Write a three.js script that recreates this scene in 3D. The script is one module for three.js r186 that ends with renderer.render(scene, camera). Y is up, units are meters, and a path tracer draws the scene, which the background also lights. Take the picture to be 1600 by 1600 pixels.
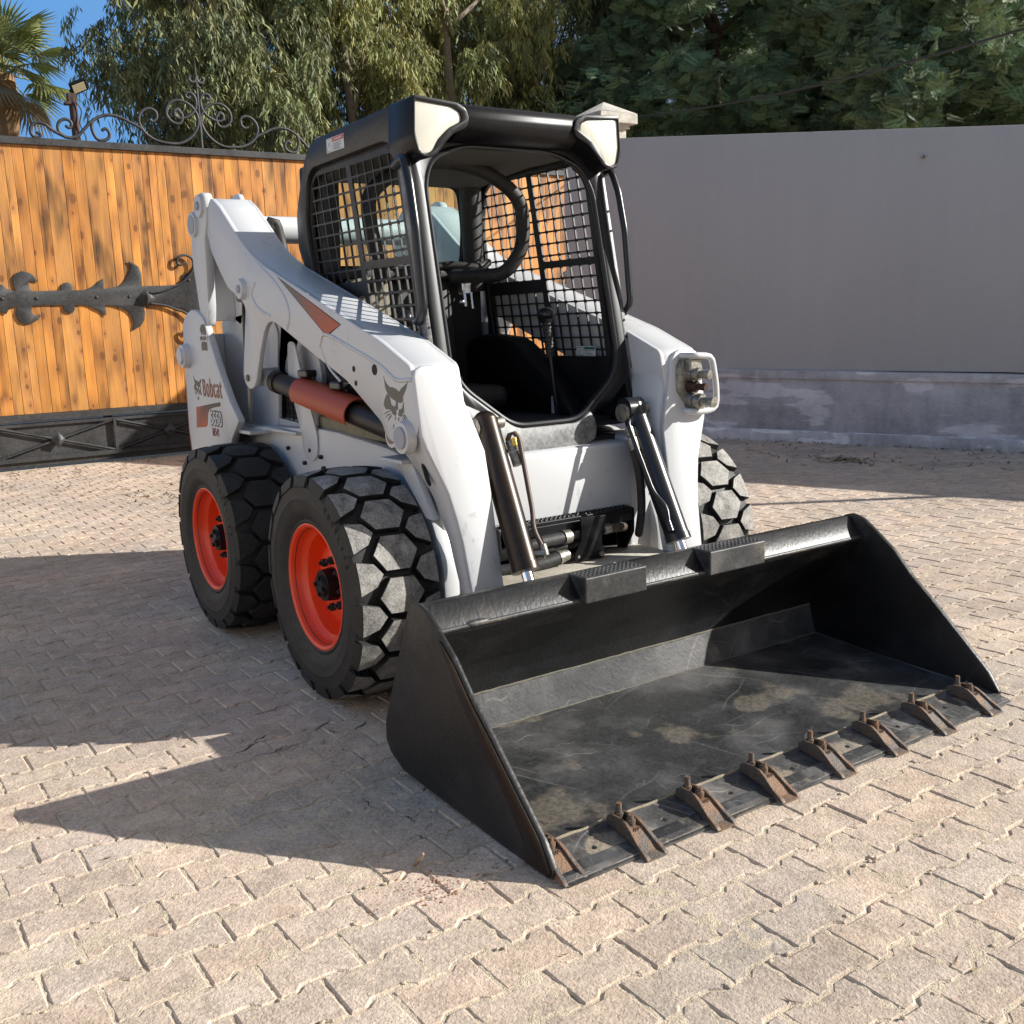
import * as THREE from 'three';
import { mergeGeometries, mergeVertices, toCreasedNormals } from 'three/addons/utils/BufferGeometryUtils.js';
import { RoundedBoxGeometry } from 'three/addons/geometries/RoundedBoxGeometry.js';
import { TextGeometry } from 'three/addons/geometries/TextGeometry.js';
import { FontLoader } from 'three/addons/loaders/FontLoader.js';

// ---------------------------------------------------------------- camera, sky, sun, exposure
const scene = new THREE.Scene();
const camera = new THREE.PerspectiveCamera(52.48, 1, 0.1, 600);
camera.position.set(-2.2726, 1.3169, 3.9246);
camera.rotation.set(-0.183, -0.5967, -0.0361, 'YXZ');
const renderer = new THREE.WebGLRenderer({ antialias: true });
renderer.setSize(1024, 1024);
renderer.shadowMap.enabled = true;
renderer.toneMapping = THREE.LinearToneMapping;
renderer.toneMappingExposure = 1.56;

const SUN = new THREE.Vector3(0.767, 0.4323, 0.474).normalize();
{ // clear winter sky: deep blue overhead, paler towards the horizon and round the sun
  const W = 512, H = 256, d = new Float32Array(W * H * 4);
  for (let r = 0; r < H; r++) {
    const el = ((r + 0.5) / H - 0.5) * Math.PI, y = Math.sin(el);
    for (let c = 0; c < W; c++) {
      const az = ((c + 0.5) / W - 0.5) * 2 * Math.PI;
      const x = Math.cos(az) * Math.cos(el), z = Math.sin(az) * Math.cos(el);
      const cs = x * SUN.x + y * SUN.y + z * SUN.z;
      const h = Math.pow(1 - Math.max(0, y), 3.2), o = (r * W + c) * 4;
      // deepest blue a right angle away from the sun, white haze towards it
      const p = (0.5 + 0.5 * cs) ** 2, glow = 0.34 * Math.pow(Math.max(0, cs), 8), w = Math.exp(-(((cs + 0.2) / 0.42) ** 2)), v = 0.20 + 0.98 * p;
      const k = y < 0 ? 0.55 : 1;
      d[o] = k * (0.215 * v + 0.004 * w + 0.035 * h + glow);
      d[o + 1] = k * (0.200 * v + 0.150 * w + 0.045 * h + glow * 0.94);
      d[o + 2] = k * (0.195 * v + 0.400 * w + 0.055 * h + glow * 0.86);
      d[o + 3] = 1;
    }
  }
  const t = new THREE.DataTexture(d, W, H, THREE.RGBAFormat, THREE.FloatType);
  t.mapping = THREE.EquirectangularReflectionMapping; t.magFilter = THREE.LinearFilter; t.needsUpdate = true;
  scene.background = t; scene.environment = t;
}
const sun = new THREE.DirectionalLight(new THREE.Color().setRGB(1, 0.98, 0.93), 5);
sun.name = 'sun';
sun.position.copy(SUN).multiplyScalar(40); sun.target.position.set(0, 0, 0);
sun.castShadow = true; sun.shadow.mapSize.set(4096, 4096); sun.shadow.radius = 1;
Object.assign(sun.shadow.camera, { left: -22, right: 22, top: 22, bottom: -22, near: 1, far: 120 });
scene.add(sun, sun.target);

// ---------------------------------------------------------------- helpers
const V = (x, y, z) => new THREE.Vector3(x, y, z);
let seed = 20240611;
const rnd = () => { seed = (seed + 0x6d2b79f5) | 0; let t = Math.imul(seed ^ (seed >>> 15), 1 | seed); t = (t + Math.imul(t ^ (t >>> 7), 61 | t)) ^ t; return ((t ^ (t >>> 14)) >>> 0) / 4294967296; };
const rr = (a, b) => a + (b - a) * rnd();
const clamp = (x, a = 0, b = 1) => Math.min(b, Math.max(a, x));
const mix = (a, b, t) => a + (b - a) * t;
const sstep = (a, b, x) => { const t = clamp((x - a) / (b - a)); return t * t * (3 - 2 * t); };
const used = new Map();
function numbered(n) { const k = used.get(n) ?? 0; used.set(n, k + 1); return k ? `${n}_${String(k).padStart(3, '0')}` : n; }

// uv in metres, each triangle laid on the axis plane that it faces most
function boxUV(g, scale = 1) {
  const p = g.attributes.position, uv = new Float32Array(p.count * 2);
  const a = V(), b = V(), c = V(), n = V();
  for (let i = 0; i < p.count; i += 3) {
    a.fromBufferAttribute(p, i); b.fromBufferAttribute(p, i + 1); c.fromBufferAttribute(p, i + 2);
    n.crossVectors(b.clone().sub(a), c.clone().sub(a));
    const X = Math.abs(n.x), Y = Math.abs(n.y), Z = Math.abs(n.z);
    [a, b, c].forEach((q, k) => {
      let u, v;
      if (X >= Y && X >= Z) { u = q.z; v = q.y; } else if (Y >= Z) { u = q.x; v = q.z; } else { u = q.x; v = q.y; }
      uv[(i + k) * 2] = u * scale; uv[(i + k) * 2 + 1] = v * scale;
    });
  }
  g.setAttribute('uv', new THREE.BufferAttribute(uv, 2));
  return g;
}
function clean(g) { // non-indexed, position + normal only
  let q = g.index ? g.toNonIndexed() : g.clone();
  for (const k of Object.keys(q.attributes)) if (k !== 'position' && k !== 'normal' && k !== 'color') q.deleteAttribute(k);
  if (!q.attributes.normal) q.computeVertexNormals();
  q.morphAttributes = {}; q.clearGroups();
  return q;
}
function join(gs) { const l = [gs].flat(3).map(clean); return l.length === 1 ? l[0] : mergeGeometries(l, false); }
function make(name, gs, mat, parent = scene, keepUV = false) {
  const g = keepUV ? gs : boxUV(join(gs));
  const m = new THREE.Mesh(g, mat);
  m.name = parent === scene ? numbered(name) : name;
  m.castShadow = m.receiveShadow = true;
  parent.add(m);
  return m;
}
function part(name, parent, label) { const o = new THREE.Group(); o.name = name; parent.add(o); if (label) o.userData.label = label; return o; }
function thing(name, label, category, pos = [0, 0, 0], group) {
  const o = new THREE.Group(); o.name = numbered(name); o.position.set(...pos); scene.add(o);
  o.userData = { label, category }; if (group) o.userData.group = group;
  return o;
}
function tag(o, label, category, group) { o.userData = { ...o.userData, label, category }; if (group) o.userData.group = group; return o; }
const structure = (o, label) => { o.userData.kind = 'structure'; if (label) o.userData.label = label; return o; };

const box = (w, h, d, x = 0, y = 0, z = 0, r = 0.006) => {
  const g = r > 0 ? new RoundedBoxGeometry(w, h, d, 2, Math.min(r, w / 2.01, h / 2.01, d / 2.01)) : new THREE.BoxGeometry(w, h, d);
  return g.translate(x, y, z);
};
const boxAt = (x0, x1, y0, y1, z0, z1, r = 0.006) => box(x1 - x0, y1 - y0, z1 - z0, (x0 + x1) / 2, (y0 + y1) / 2, (z0 + z1) / 2, r);
function cyl(a, b, r1, r2 = r1, n = 20, open = false) {
  const A = Array.isArray(a) ? V(...a) : a, B = Array.isArray(b) ? V(...b) : b, d = B.clone().sub(A);
  const g = new THREE.CylinderGeometry(r2, r1, d.length(), n, 1, open);
  g.translate(0, d.length() / 2, 0);
  g.applyQuaternion(new THREE.Quaternion().setFromUnitVectors(V(0, 1, 0), d.normalize()));
  return g.translate(A.x, A.y, A.z);
}
const sphere = (x, y, z, r, sx = 1, sy = 1, sz = 1, n = 14) => new THREE.SphereGeometry(r, n, Math.round(n * 0.7)).scale(sx, sy, sz).translate(x, y, z);
const quad = (a, b) => new THREE.Quaternion().setFromUnitVectors(a, b);
// rounded polyline -> tube
class Poly extends THREE.Curve {
  constructor(pts) { super(); this.p = pts; this.l = [0]; for (let i = 1; i < pts.length; i++) this.l.push(this.l[i - 1] + pts[i].distanceTo(pts[i - 1])); }
  getPoint(t, o = V()) {
    const L = this.l, s = t * L[L.length - 1]; let i = 1;
    while (i < L.length - 1 && L[i] < s) i++;
    return o.lerpVectors(this.p[i - 1], this.p[i], (s - L[i - 1]) / Math.max(1e-9, L[i] - L[i - 1]));
  }
}
function rounded(pts, rad, closed = false) {
  const P = pts.map((p) => (Array.isArray(p) ? V(...p) : p)), out = [], n = P.length;
  for (let i = 0; i < n; i++) {
    if (!closed && (i === 0 || i === n - 1)) { out.push(P[i]); continue; }
    const a = P[(i + n - 1) % n], b = P[i], c = P[(i + 1) % n];
    const r = Math.min(rad, a.distanceTo(b) * 0.48, c.distanceTo(b) * 0.48);
    const s = b.clone().lerp(a, r / a.distanceTo(b)), e = b.clone().lerp(c, r / c.distanceTo(b));
    for (let k = 0; k <= 5; k++) { const t = k / 5; out.push(s.clone().multiplyScalar((1 - t) ** 2).addScaledVector(b, 2 * t * (1 - t)).addScaledVector(e, t * t)); }
  }
  if (closed) out.push(out[0].clone());
  return out;
}
function pipe(pts, r, rad = 0.05, n = 10, per = 0.02) {
  const q = rounded(pts, rad), c = new Poly(q), L = c.l[c.l.length - 1];
  const g = new THREE.TubeGeometry(c, Math.max(6, Math.min(240, Math.round(L / per))), r, n, false);
  return [g, sphere(q[0].x, q[0].y, q[0].z, r * 0.99, 1, 1, 1, n), sphere(q[q.length - 1].x, q[q.length - 1].y, q[q.length - 1].z, r * 0.99, 1, 1, 1, n)];
}
function smoothPipe(pts, r, n = 8, seg = 8) {
  const c = new THREE.CatmullRomCurve3(pts.map((p) => V(...p)), false, 'centripetal');
  const a = pts[0], b = pts[pts.length - 1];
  return [new THREE.TubeGeometry(c, pts.length * seg, r, n, false), sphere(...a, r * 0.98, 1, 1, 1, n), sphere(...b, r * 0.98, 1, 1, 1, n)];
}
// shape of [u, v] pairs with some corner rounding
function shapeOf(pts, rad = 0, holes = []) {
  const path = (list, r) => (r > 0 ? rounded(list.map(([u, v]) => [u, v, 0]), r, true).slice(0, -1).map((p) => new THREE.Vector2(p.x, p.y)) : list.map(([u, v]) => new THREE.Vector2(u, v)));
  const s = new THREE.Shape(path(pts, rad));
  for (const h of holes) s.holes.push(new THREE.Path(path(h.pts ?? h, h.r ?? 0)));
  return s;
}
function extrude(shape, depth, bevel = 0.004, curve = 4) {
  const b = Math.min(bevel, depth * 0.45);
  const g = new THREE.ExtrudeGeometry(shape, { depth: depth - 2 * b, bevelEnabled: b > 0, bevelThickness: b, bevelSize: b, bevelOffset: -b, bevelSegments: 2, curveSegments: curve });
  return toCreasedNormals(clean(g.translate(0, 0, b)), 0.6);
}
// side plate: points [z, y], between x0 < x1
const SIDE = new THREE.Matrix4().makeBasis(V(0, 0, 1), V(0, 1, 0), V(-1, 0, 0));
const plateX = (pts, x0, x1, rad = 0, bevel = 0.004, holes = []) => extrude(shapeOf(pts, rad, holes), x1 - x0, bevel).applyMatrix4(SIDE).translate(x1, 0, 0);
// front plate: points [x, y], between z0 < z1
const plateZ = (pts, z0, z1, rad = 0, bevel = 0.004, holes = []) => extrude(shapeOf(pts, rad, holes), z1 - z0, bevel).translate(0, 0, z0);
const circlePts = (u, v, r, n = 20, rv = r) => Array.from({ length: n }, (_, i) => [u + r * Math.cos((2 * Math.PI * i) / n), v + rv * Math.sin((2 * Math.PI * i) / n)]);
// loft through rings (arrays of Vector3 of one length), capped
function loft(rings, crease = 0.7, caps = true) {
  const n = rings[0].length, pos = [];
  const tri = (a, b, c) => pos.push(a.x, a.y, a.z, b.x, b.y, b.z, c.x, c.y, c.z);
  for (let i = 0; i + 1 < rings.length; i++) for (let k = 0; k < n; k++) {
    const a = rings[i][k], b = rings[i][(k + 1) % n], c = rings[i + 1][(k + 1) % n], d = rings[i + 1][k];
    tri(a, b, c); tri(a, c, d);
  }
  if (caps) for (const [R, flip] of [[rings[0], true], [rings[rings.length - 1], false]]) {
    const c = R.reduce((s, p) => s.add(p), V()).multiplyScalar(1 / n);
    for (let k = 0; k < n; k++) flip ? tri(c, R[(k + 1) % n], R[k]) : tri(c, R[k], R[(k + 1) % n]);
  }
  const g = new THREE.BufferGeometry(); g.setAttribute('position', new THREE.Float32BufferAttribute(pos, 3));
  g.computeVertexNormals();
  return toCreasedNormals(g, crease);
}
function bendZ(g, f) { const p = g.attributes.position; for (let i = 0; i < p.count; i++) p.setZ(i, p.getZ(i) + f(p.getX(i), p.getY(i))); g.computeVertexNormals(); return toCreasedNormals(clean(g), 0.6); }

// ---------------------------------------------------------------- noise and textures
function hash2(x, y, s) { let h = Math.imul(x, 374761393) ^ Math.imul(y, 668265263) ^ Math.imul(s, 1274126177); h = Math.imul(h ^ (h >>> 13), 1274126177); return ((h ^ (h >>> 16)) >>> 0) / 4294967296; }
function vnoise(x, y, px, py, s) { // value noise that repeats after px, py cells
  const ix = Math.floor(x), iy = Math.floor(y), fx = x - ix, fy = y - iy, u = fx * fx * (3 - 2 * fx), v = fy * fy * (3 - 2 * fy);
  const m = (a, p) => ((a % p) + p) % p;
  const a = hash2(m(ix, px), m(iy, py), s), b = hash2(m(ix + 1, px), m(iy, py), s), c = hash2(m(ix, px), m(iy + 1, py), s), d = hash2(m(ix + 1, px), m(iy + 1, py), s);
  return a + (b - a) * u + (c - a) * v + (a - b - c + d) * u * v;
}
function fbm(u, v, fx, fy, oct, s) { let t = 0, a = 0.5, n = 0; for (let i = 0; i < oct; i++) { t += a * vnoise(u * fx, v * fy, fx, fy, s + i * 17); n += a; a *= 0.5; fx *= 2; fy *= 2; } return t / n; }
function tex(w, h, f, srgb = false) { // f(u, v) -> [r, g, b] or grey, 0..1
  const d = new Uint8Array(w * h * 4);
  for (let y = 0; y < h; y++) for (let x = 0; x < w; x++) {
    const c = f((x + 0.5) / w, (y + 0.5) / h, x, y), o = (y * w + x) * 4;
    if (typeof c === 'number') d[o] = d[o + 1] = d[o + 2] = clamp(c) * 255; else { d[o] = clamp(c[0]) * 255; d[o + 1] = clamp(c[1]) * 255; d[o + 2] = clamp(c[2]) * 255; }
    d[o + 3] = 255;
  }
  const t = new THREE.DataTexture(d, w, h, THREE.RGBAFormat);
  t.magFilter = THREE.LinearFilter; t.minFilter = THREE.LinearMipmapLinearFilter; t.wrapS = t.wrapT = THREE.RepeatWrapping;
  if (srgb) t.colorSpace = THREE.SRGBColorSpace;
  t.needsUpdate = true;
  return t;
}
const rep = (t, su, sv = su) => { const c = t.clone(); c.repeat.set(1 / su, 1 / sv); c.needsUpdate = true; return c; };
const mat = (o) => new THREE.MeshStandardMaterial(o);
const rgb = (r, g, b) => new THREE.Color().setRGB(r, g, b);

// stone and sand: grain, pits and wide dusty patches
const T_STONE = tex(1024, 1024, (u, v) => {
  const big = fbm(u, v, 3, 3, 3, 5), mid = fbm(u, v, 24, 24, 3, 9), fine = fbm(u, v, 190, 190, 2, 13);
  const k = 0.74 + 0.30 * (big - 0.5) + 0.34 * (mid - 0.5) + 0.42 * (fine - 0.5), warm = fbm(u, v, 7, 7, 3, 77) - 0.5;
  return [k * (1 + 0.05 * warm), k, k * (1 - 0.12 * warm)];
});
const T_STONE_BUMP = tex(1024, 1024, (u, v) => {
  const fine = fbm(u, v, 130, 130, 3, 31), mid = fbm(u, v, 34, 34, 2, 37), pit = vnoise(u * 210, v * 210, 210, 210, 41);
  return 0.5 + 0.62 * (fine - 0.5) + 0.34 * (mid - 0.5) - (pit > 0.86 ? 0.26 : 0);
});
const T_SAND = tex(512, 512, (u, v) => { const k = 0.78 + 0.34 * (fbm(u, v, 9, 9, 3, 51) - 0.5) + 0.46 * (fbm(u, v, 130, 130, 2, 53) - 0.5); return [k, k * 0.985, k * 0.95]; });
// pine boards: long grain bent round knots, stain blotches
const KNOTS = Array.from({ length: 60 }, (_, i) => ({ x: hash2(i, 1, 3), y: hash2(i, 2, 3), r: 0.008 + 0.026 * hash2(i, 3, 3) ** 2 }));
const T_WOOD = tex(1024, 2048, (u, v) => {
  const X = u * 1.2, Y = v * 2.7; let bend = 0, knot = 0, halo = 0;
  for (const k of KNOTS) {
    let dx = X - k.x * 1.2, dy = Y - k.y * 2.7; dx -= 1.2 * Math.round(dx / 1.2); dy -= 2.7 * Math.round(dy / 2.7);
    if (Math.abs(dx) > 0.16 || Math.abs(dy) > 0.3) continue;
    const e = Math.exp(-(dx * dx) / (k.r * k.r * 14) - (dy * dy) / (k.r * k.r * 60));
    bend += Math.sign(dx) * e * k.r * 2.1; halo = Math.max(halo, e);
    const q = Math.hypot(dx, dy * 0.6) / k.r; knot = Math.max(knot, 1 - sstep(0.72, 1.12, q + 0.25 * (vnoise(u * 160, v * 320, 160, 320, 8) - 0.5)));
  }
  const w = X - bend + 0.03 * (fbm(u, v, 5, 4, 2, 61) - 0.5);
  const ring = 0.5 + 0.5 * Math.sin(w * 520 + 9 * fbm(u, v, 6, 3, 2, 63)), streak = fbm(u, v, 170, 6, 3, 65), blot = fbm(u, v, 9, 7, 4, 67), dark = fbm(u, v, 14, 5, 3, 69);
  const k = 0.84 + 0.16 * (ring - 0.5) + 0.34 * (streak - 0.5) + 0.60 * (blot - 0.5) - 0.34 * sstep(0.50, 0.78, dark) - 0.32 * halo;
  const grey = 0.45 * sstep(0.55, 0.85, fbm(u, v, 11, 9, 3, 71));
  let c = [0.86 * k, 0.86 * k * mix(0.98, 0.92, halo), 0.86 * k * mix(0.96, 1.7, grey)];
  c = c.map((q, i) => mix(q, [0.20, 0.17, 0.19][i] * (0.7 + 0.7 * vnoise(u * 300, v * 300, 300, 300, 6)), knot * 0.85));
  return c;
});
// scuffed black steel
const SCR = Array.from({ length: 90 }, (_, i) => { const a = (hash2(i, 7, 9) - 0.5) * 1.1 + (hash2(i, 8, 9) > 0.7 ? 1.4 : 0); return { x: hash2(i, 9, 9), y: hash2(i, 10, 9), c: Math.cos(a), s: Math.sin(a), l: 0.02 + 0.16 * hash2(i, 11, 9) ** 2, w: 0.0006 + 0.0011 * hash2(i, 12, 9), k: 0.25 + 0.6 * hash2(i, 13, 9) }; });
const scratchGrid = new Float32Array(1024 * 1024);
for (const q of SCR) for (let t = -1; t <= 1; t += 0.002) {
  const cx = q.x + q.c * q.l * t, cy = q.y + q.s * q.l * t + 0.004 * Math.sin(t * 5 + q.x * 40);
  for (let j = -2; j <= 2; j++) for (let i = -2; i <= 2; i++) {
    const X = ((Math.floor(cx * 1024) + i) % 1024 + 1024) % 1024, Y = ((Math.floor(cy * 1024) + j) % 1024 + 1024) % 1024;
    const f = q.k * Math.exp(-(i * i + j * j) / (q.w * 1024) ** 2 / 2) * (0.4 + 0.6 * hash2(Math.floor(t * 60), Math.floor(q.x * 999), 4)) * (1 - t * t);
    if (f > scratchGrid[Y * 1024 + X]) scratchGrid[Y * 1024 + X] = f;
  }
}
const T_STEEL = tex(1024, 1024, (u, v, x, y) => {
  const dust = sstep(0.42, 0.82, fbm(u, v, 5, 5, 5, 81)), speck = fbm(u, v, 150, 150, 2, 83), mott = fbm(u, v, 22, 22, 3, 85), pale = sstep(0.66, 0.78, fbm(u, v, 16, 16, 3, 89));
  const k = 0.10 + 0.36 * dust * (0.35 + 0.8 * mott) + 0.10 * (speck - 0.5) + 0.14 * pale * mott + 0.5 * scratchGrid[y * 1024 + x];
  const sand = sstep(0.60, 0.70, fbm(u, v, 7, 7, 5, 87)) * (0.25 + 0.75 * speck);
  return [mix(k * (1 + 0.10 * dust), 0.95, sand * 0.55), mix(k * (1 + 0.05 * dust), 0.80, sand * 0.55), mix(k, 0.58, sand * 0.55)];
});
const T_STEEL_ROUGH = tex(512, 512, (u, v) => 0.45 + 0.45 * (fbm(u, v, 9, 9, 4, 91) - 0.3));
const T_FINE = tex(512, 512, (u, v) => 0.5 + 0.8 * (fbm(u, v, 60, 60, 3, 93) - 0.5));
const T_PAINT = tex(1024, 1024, (u, v) => { const k = 0.955 + 0.07 * (fbm(u, v, 4, 4, 4, 95) - 0.5) - 0.16 * sstep(0.68, 0.80, fbm(u, v, 60, 40, 3, 97)) * sstep(0.45, 0.7, fbm(u, v, 5, 5, 2, 99)); return [k, k * 0.995, k * 0.985]; });
const T_RUBBER = tex(512, 512, (u, v) => { const k = 0.5 + 0.7 * (fbm(u, v, 8, 8, 4, 101) - 0.5) + 0.5 * (fbm(u, v, 70, 70, 2, 103) - 0.5); return [k, k * 0.98, k * 0.95]; });
const T_CONC = tex(1024, 512, (u, v) => {
  const streak = fbm(u, v, 60, 5, 4, 111), blot = fbm(u, v, 8, 5, 5, 113), fine = fbm(u, v, 160, 90, 2, 115), white = sstep(0.60, 0.68, fbm(u, v, 9, 9, 4, 117)), damp = sstep(0.35, 0.75, fbm(u, v, 5, 3, 3, 119));
  const k = 0.62 + 0.36 * (blot - 0.5) + 0.22 * (streak - 0.5) + 0.14 * (fine - 0.5) - 0.14 * damp + 0.26 * white;
  return [k * 1.0, k * 0.99, k * 0.985];
});
const T_RUST = tex(512, 512, (u, v) => { const r = sstep(0.35, 0.7, fbm(u, v, 9, 9, 5, 121)), f = fbm(u, v, 80, 80, 2, 123); return [mix(0.20, 0.34, r) + 0.16 * (f - 0.5), mix(0.18, 0.21, r) + 0.14 * (f - 0.5), mix(0.165, 0.125, r) + 0.12 * (f - 0.5)]; });

const M = {
  white: new THREE.MeshPhysicalMaterial({ color: rgb(0.585, 0.59, 0.60), map: rep(T_PAINT, 1.1), roughness: 0.38, clearcoat: 0.25, clearcoatRoughness: 0.3 }),
  blackGloss: mat({ color: rgb(0.012, 0.013, 0.016), roughness: 0.28 }),
  black: new THREE.MeshPhysicalMaterial({ color: rgb(0.014, 0.014, 0.017), map: rep(T_RUBBER, 0.5), roughness: 0.38, specularIntensity: 0.6 }),
  cab: mat({ color: rgb(0.042, 0.038, 0.036), map: rep(T_RUBBER, 0.7), roughness: 0.42 }),
  matt: mat({ color: rgb(0.02, 0.02, 0.021), roughness: 0.8 }),
  screen: mat({ color: rgb(0.018, 0.018, 0.019), roughness: 0.5 }),
  dark: mat({ color: rgb(0.006, 0.006, 0.007), roughness: 0.9 }),
  liner: mat({ color: rgb(0.085, 0.082, 0.072), roughness: 0.85 }),
  rubber: mat({ color: rgb(0.05, 0.05, 0.05), map: rep(T_RUBBER, 0.35), roughness: 0.62, bumpMap: rep(T_FINE, 0.3), bumpScale: 0.0006 }),
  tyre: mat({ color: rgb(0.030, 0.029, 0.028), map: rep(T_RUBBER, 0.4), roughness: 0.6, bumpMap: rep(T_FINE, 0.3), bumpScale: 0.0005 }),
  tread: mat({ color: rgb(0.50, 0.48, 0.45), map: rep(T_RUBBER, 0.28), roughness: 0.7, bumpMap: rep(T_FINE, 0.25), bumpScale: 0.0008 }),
  orange: new THREE.MeshPhysicalMaterial({ color: rgb(0.86, 0.055, 0.004), map: rep(T_PAINT, 0.5), roughness: 0.42, clearcoat: 0.2 }),
  red: mat({ color: rgb(0.44, 0.075, 0.03), map: rep(T_PAINT, 0.5), roughness: 0.5 }),
  steel: mat({ color: rgb(0.26, 0.26, 0.265), map: rep(T_STEEL, 1.3), roughness: 1, roughnessMap: rep(T_STEEL_ROUGH, 0.8), metalness: 0.0, bumpMap: rep(T_FINE, 0.5), bumpScale: 0.0008 }),
  steelShaded: new THREE.MeshPhysicalMaterial({ color: rgb(0.055, 0.056, 0.062), map: rep(T_STEEL, 1.7), roughness: 0.42, specularIntensity: 0.8, bumpMap: rep(T_FINE, 0.5), bumpScale: 0.0008 }),  // darker copy of the bucket steel, shade of its walls put into the colour
  rust: mat({ color: rgb(0.55, 0.5, 0.46), map: rep(T_RUST, 0.3), roughness: 0.62, metalness: 0.15, bumpMap: rep(T_FINE, 0.2), bumpScale: 0.0012 }),
  worn: mat({ color: rgb(0.085, 0.07, 0.06), map: rep(T_RUST, 0.5), roughness: 0.35, metalness: 0.35 }),
  chrome: mat({ color: rgb(0.85, 0.85, 0.87), roughness: 0.12, metalness: 1 }),
  zinc: mat({ color: rgb(0.62, 0.60, 0.54), map: rep(T_RUBBER, 0.2), roughness: 0.45, metalness: 0.7 }),
  lens: new THREE.MeshPhysicalMaterial({ color: rgb(0.90, 0.88, 0.78), roughness: 0.35, transmission: 0.35, thickness: 0, clearcoat: 0.4 }),
  reflector: mat({ color: rgb(0.8, 0.78, 0.66), roughness: 0.35, metalness: 0.4 }),
  iron: mat({ color: rgb(0.065, 0.064, 0.066), map: rep(T_RUBBER, 1.2), roughness: 0.55 }),
  brownDecal: mat({ color: rgb(0.12, 0.095, 0.07), roughness: 0.5 }),
  greyDecal: mat({ color: rgb(0.13, 0.115, 0.095), roughness: 0.5 }),
  redDecal: mat({ color: rgb(0.36, 0.075, 0.03), roughness: 0.5 }),
  inkBlack: mat({ color: rgb(0.02, 0.02, 0.02), roughness: 0.5 }),
  tan: mat({ color: rgb(0.30, 0.27, 0.20), map: rep(T_STONE, 0.7), roughness: 0.8 }),
  harness: mat({ color: rgb(0.32, 0.29, 0.22), map: rep(T_STONE, 0.25), roughness: 0.9 }),
  brass: mat({ color: rgb(0.75, 0.5, 0.12), roughness: 0.35, metalness: 0.8 }),
};
const font = await new FontLoader().loadAsync('fonts/droid/droid_sans_bold.typeface.json');
function text(str, size, depth, o = {}) { const g = new TextGeometry(str, { font, size, depth, curveSegments: 4, bevelEnabled: !!o.fat, bevelThickness: o.fat ? depth * 0.3 : 0, bevelSize: o.fat ?? 0, bevelSegments: 1 }); g.computeBoundingBox(); return g; }
// fits a text into a box: returns the geometry with its lower left at 0,0
function fitText(str, w, h, depth, o) { const g = text(str, 1, 1, { fat: o?.fat ? o.fat / h : 0 }); const b = g.boundingBox; g.translate(-b.min.x, -b.min.y, -b.min.z); g.scale(w / (b.max.x - b.min.x), h / (b.max.y - b.min.y), depth / (b.max.z - b.min.z)); return g; }
function sticker(w, h, draw) { const c = document.createElement('canvas'); c.width = w; c.height = h; draw(c.getContext('2d'), w, h); const t = new THREE.CanvasTexture(c); t.colorSpace = THREE.SRGBColorSpace; return t; }

// ---------------------------------------------------------------- ground and paving
const ground = make('ground', new THREE.PlaneGeometry(500, 500).rotateX(-Math.PI / 2).translate(0, -0.05, 0), mat({ color: rgb(0.62, 0.51, 0.38), map: rep(T_STONE, 2.4), roughness: 0.95 }));
structure(ground, 'pale sandy ground beyond the gate and the wall');

const LP = 0.1885, PP = 0.1275, X0 = -2.014, Z0 = 1.267 - PP / 2, KD = 0.0085;
const paving = part('driveway_paving', scene); structure(paving, 'sandy beige interlocking concrete pavers of the driveway');
const M_PAVER = mat({ color: rgb(0.76, 0.60, 0.465), map: rep(T_STONE, 1.25), roughness: 0.92, bumpMap: rep(T_STONE_BUMP, 0.62), bumpScale: 0.0026, vertexColors: true });
const M_SAND = mat({ color: rgb(0.72, 0.595, 0.445), map: rep(T_SAND, 0.5), roughness: 0.97, bumpMap: rep(T_STONE_BUMP, 0.35), bumpScale: 0.003 });
const OUT = [[0, -KD], [0.2, -KD], [0.3, KD], [0.7, KD], [0.8, -KD], [1, -KD], [1, PP + KD], [0.8, PP + KD], [0.7, PP - KD], [0.3, PP - KD], [0.2, PP + KD], [0, PP + KD]];
function insetPoly(pts, d) {
  const n = pts.length;
  return pts.map((p, i) => {
    const a = pts[(i + n - 1) % n], b = pts[(i + 1) % n];
    const e1 = [p[0] - a[0], p[1] - a[1]], e2 = [b[0] - p[0], b[1] - p[1]], l1 = Math.hypot(...e1), l2 = Math.hypot(...e2);
    const n1 = [-e1[1] / l1, e1[0] / l1], n2 = [-e2[1] / l2, e2[0] / l2], k = 1 + n1[0] * n2[0] + n1[1] * n2[1];
    return [p[0] + (d * (n1[0] + n2[0])) / k, p[1] + (d * (n1[1] + n2[1])) / k];
  });
}
const OUTM = OUT.map(([t, z]) => [t * LP, z]);
const RING1 = insetPoly(OUTM, 0.0028), RING2 = insetPoly(OUTM, 0.0072);
const CAP = THREE.ShapeUtils.triangulateShape(RING2.map((p) => new THREE.Vector2(...p)), []);
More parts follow.
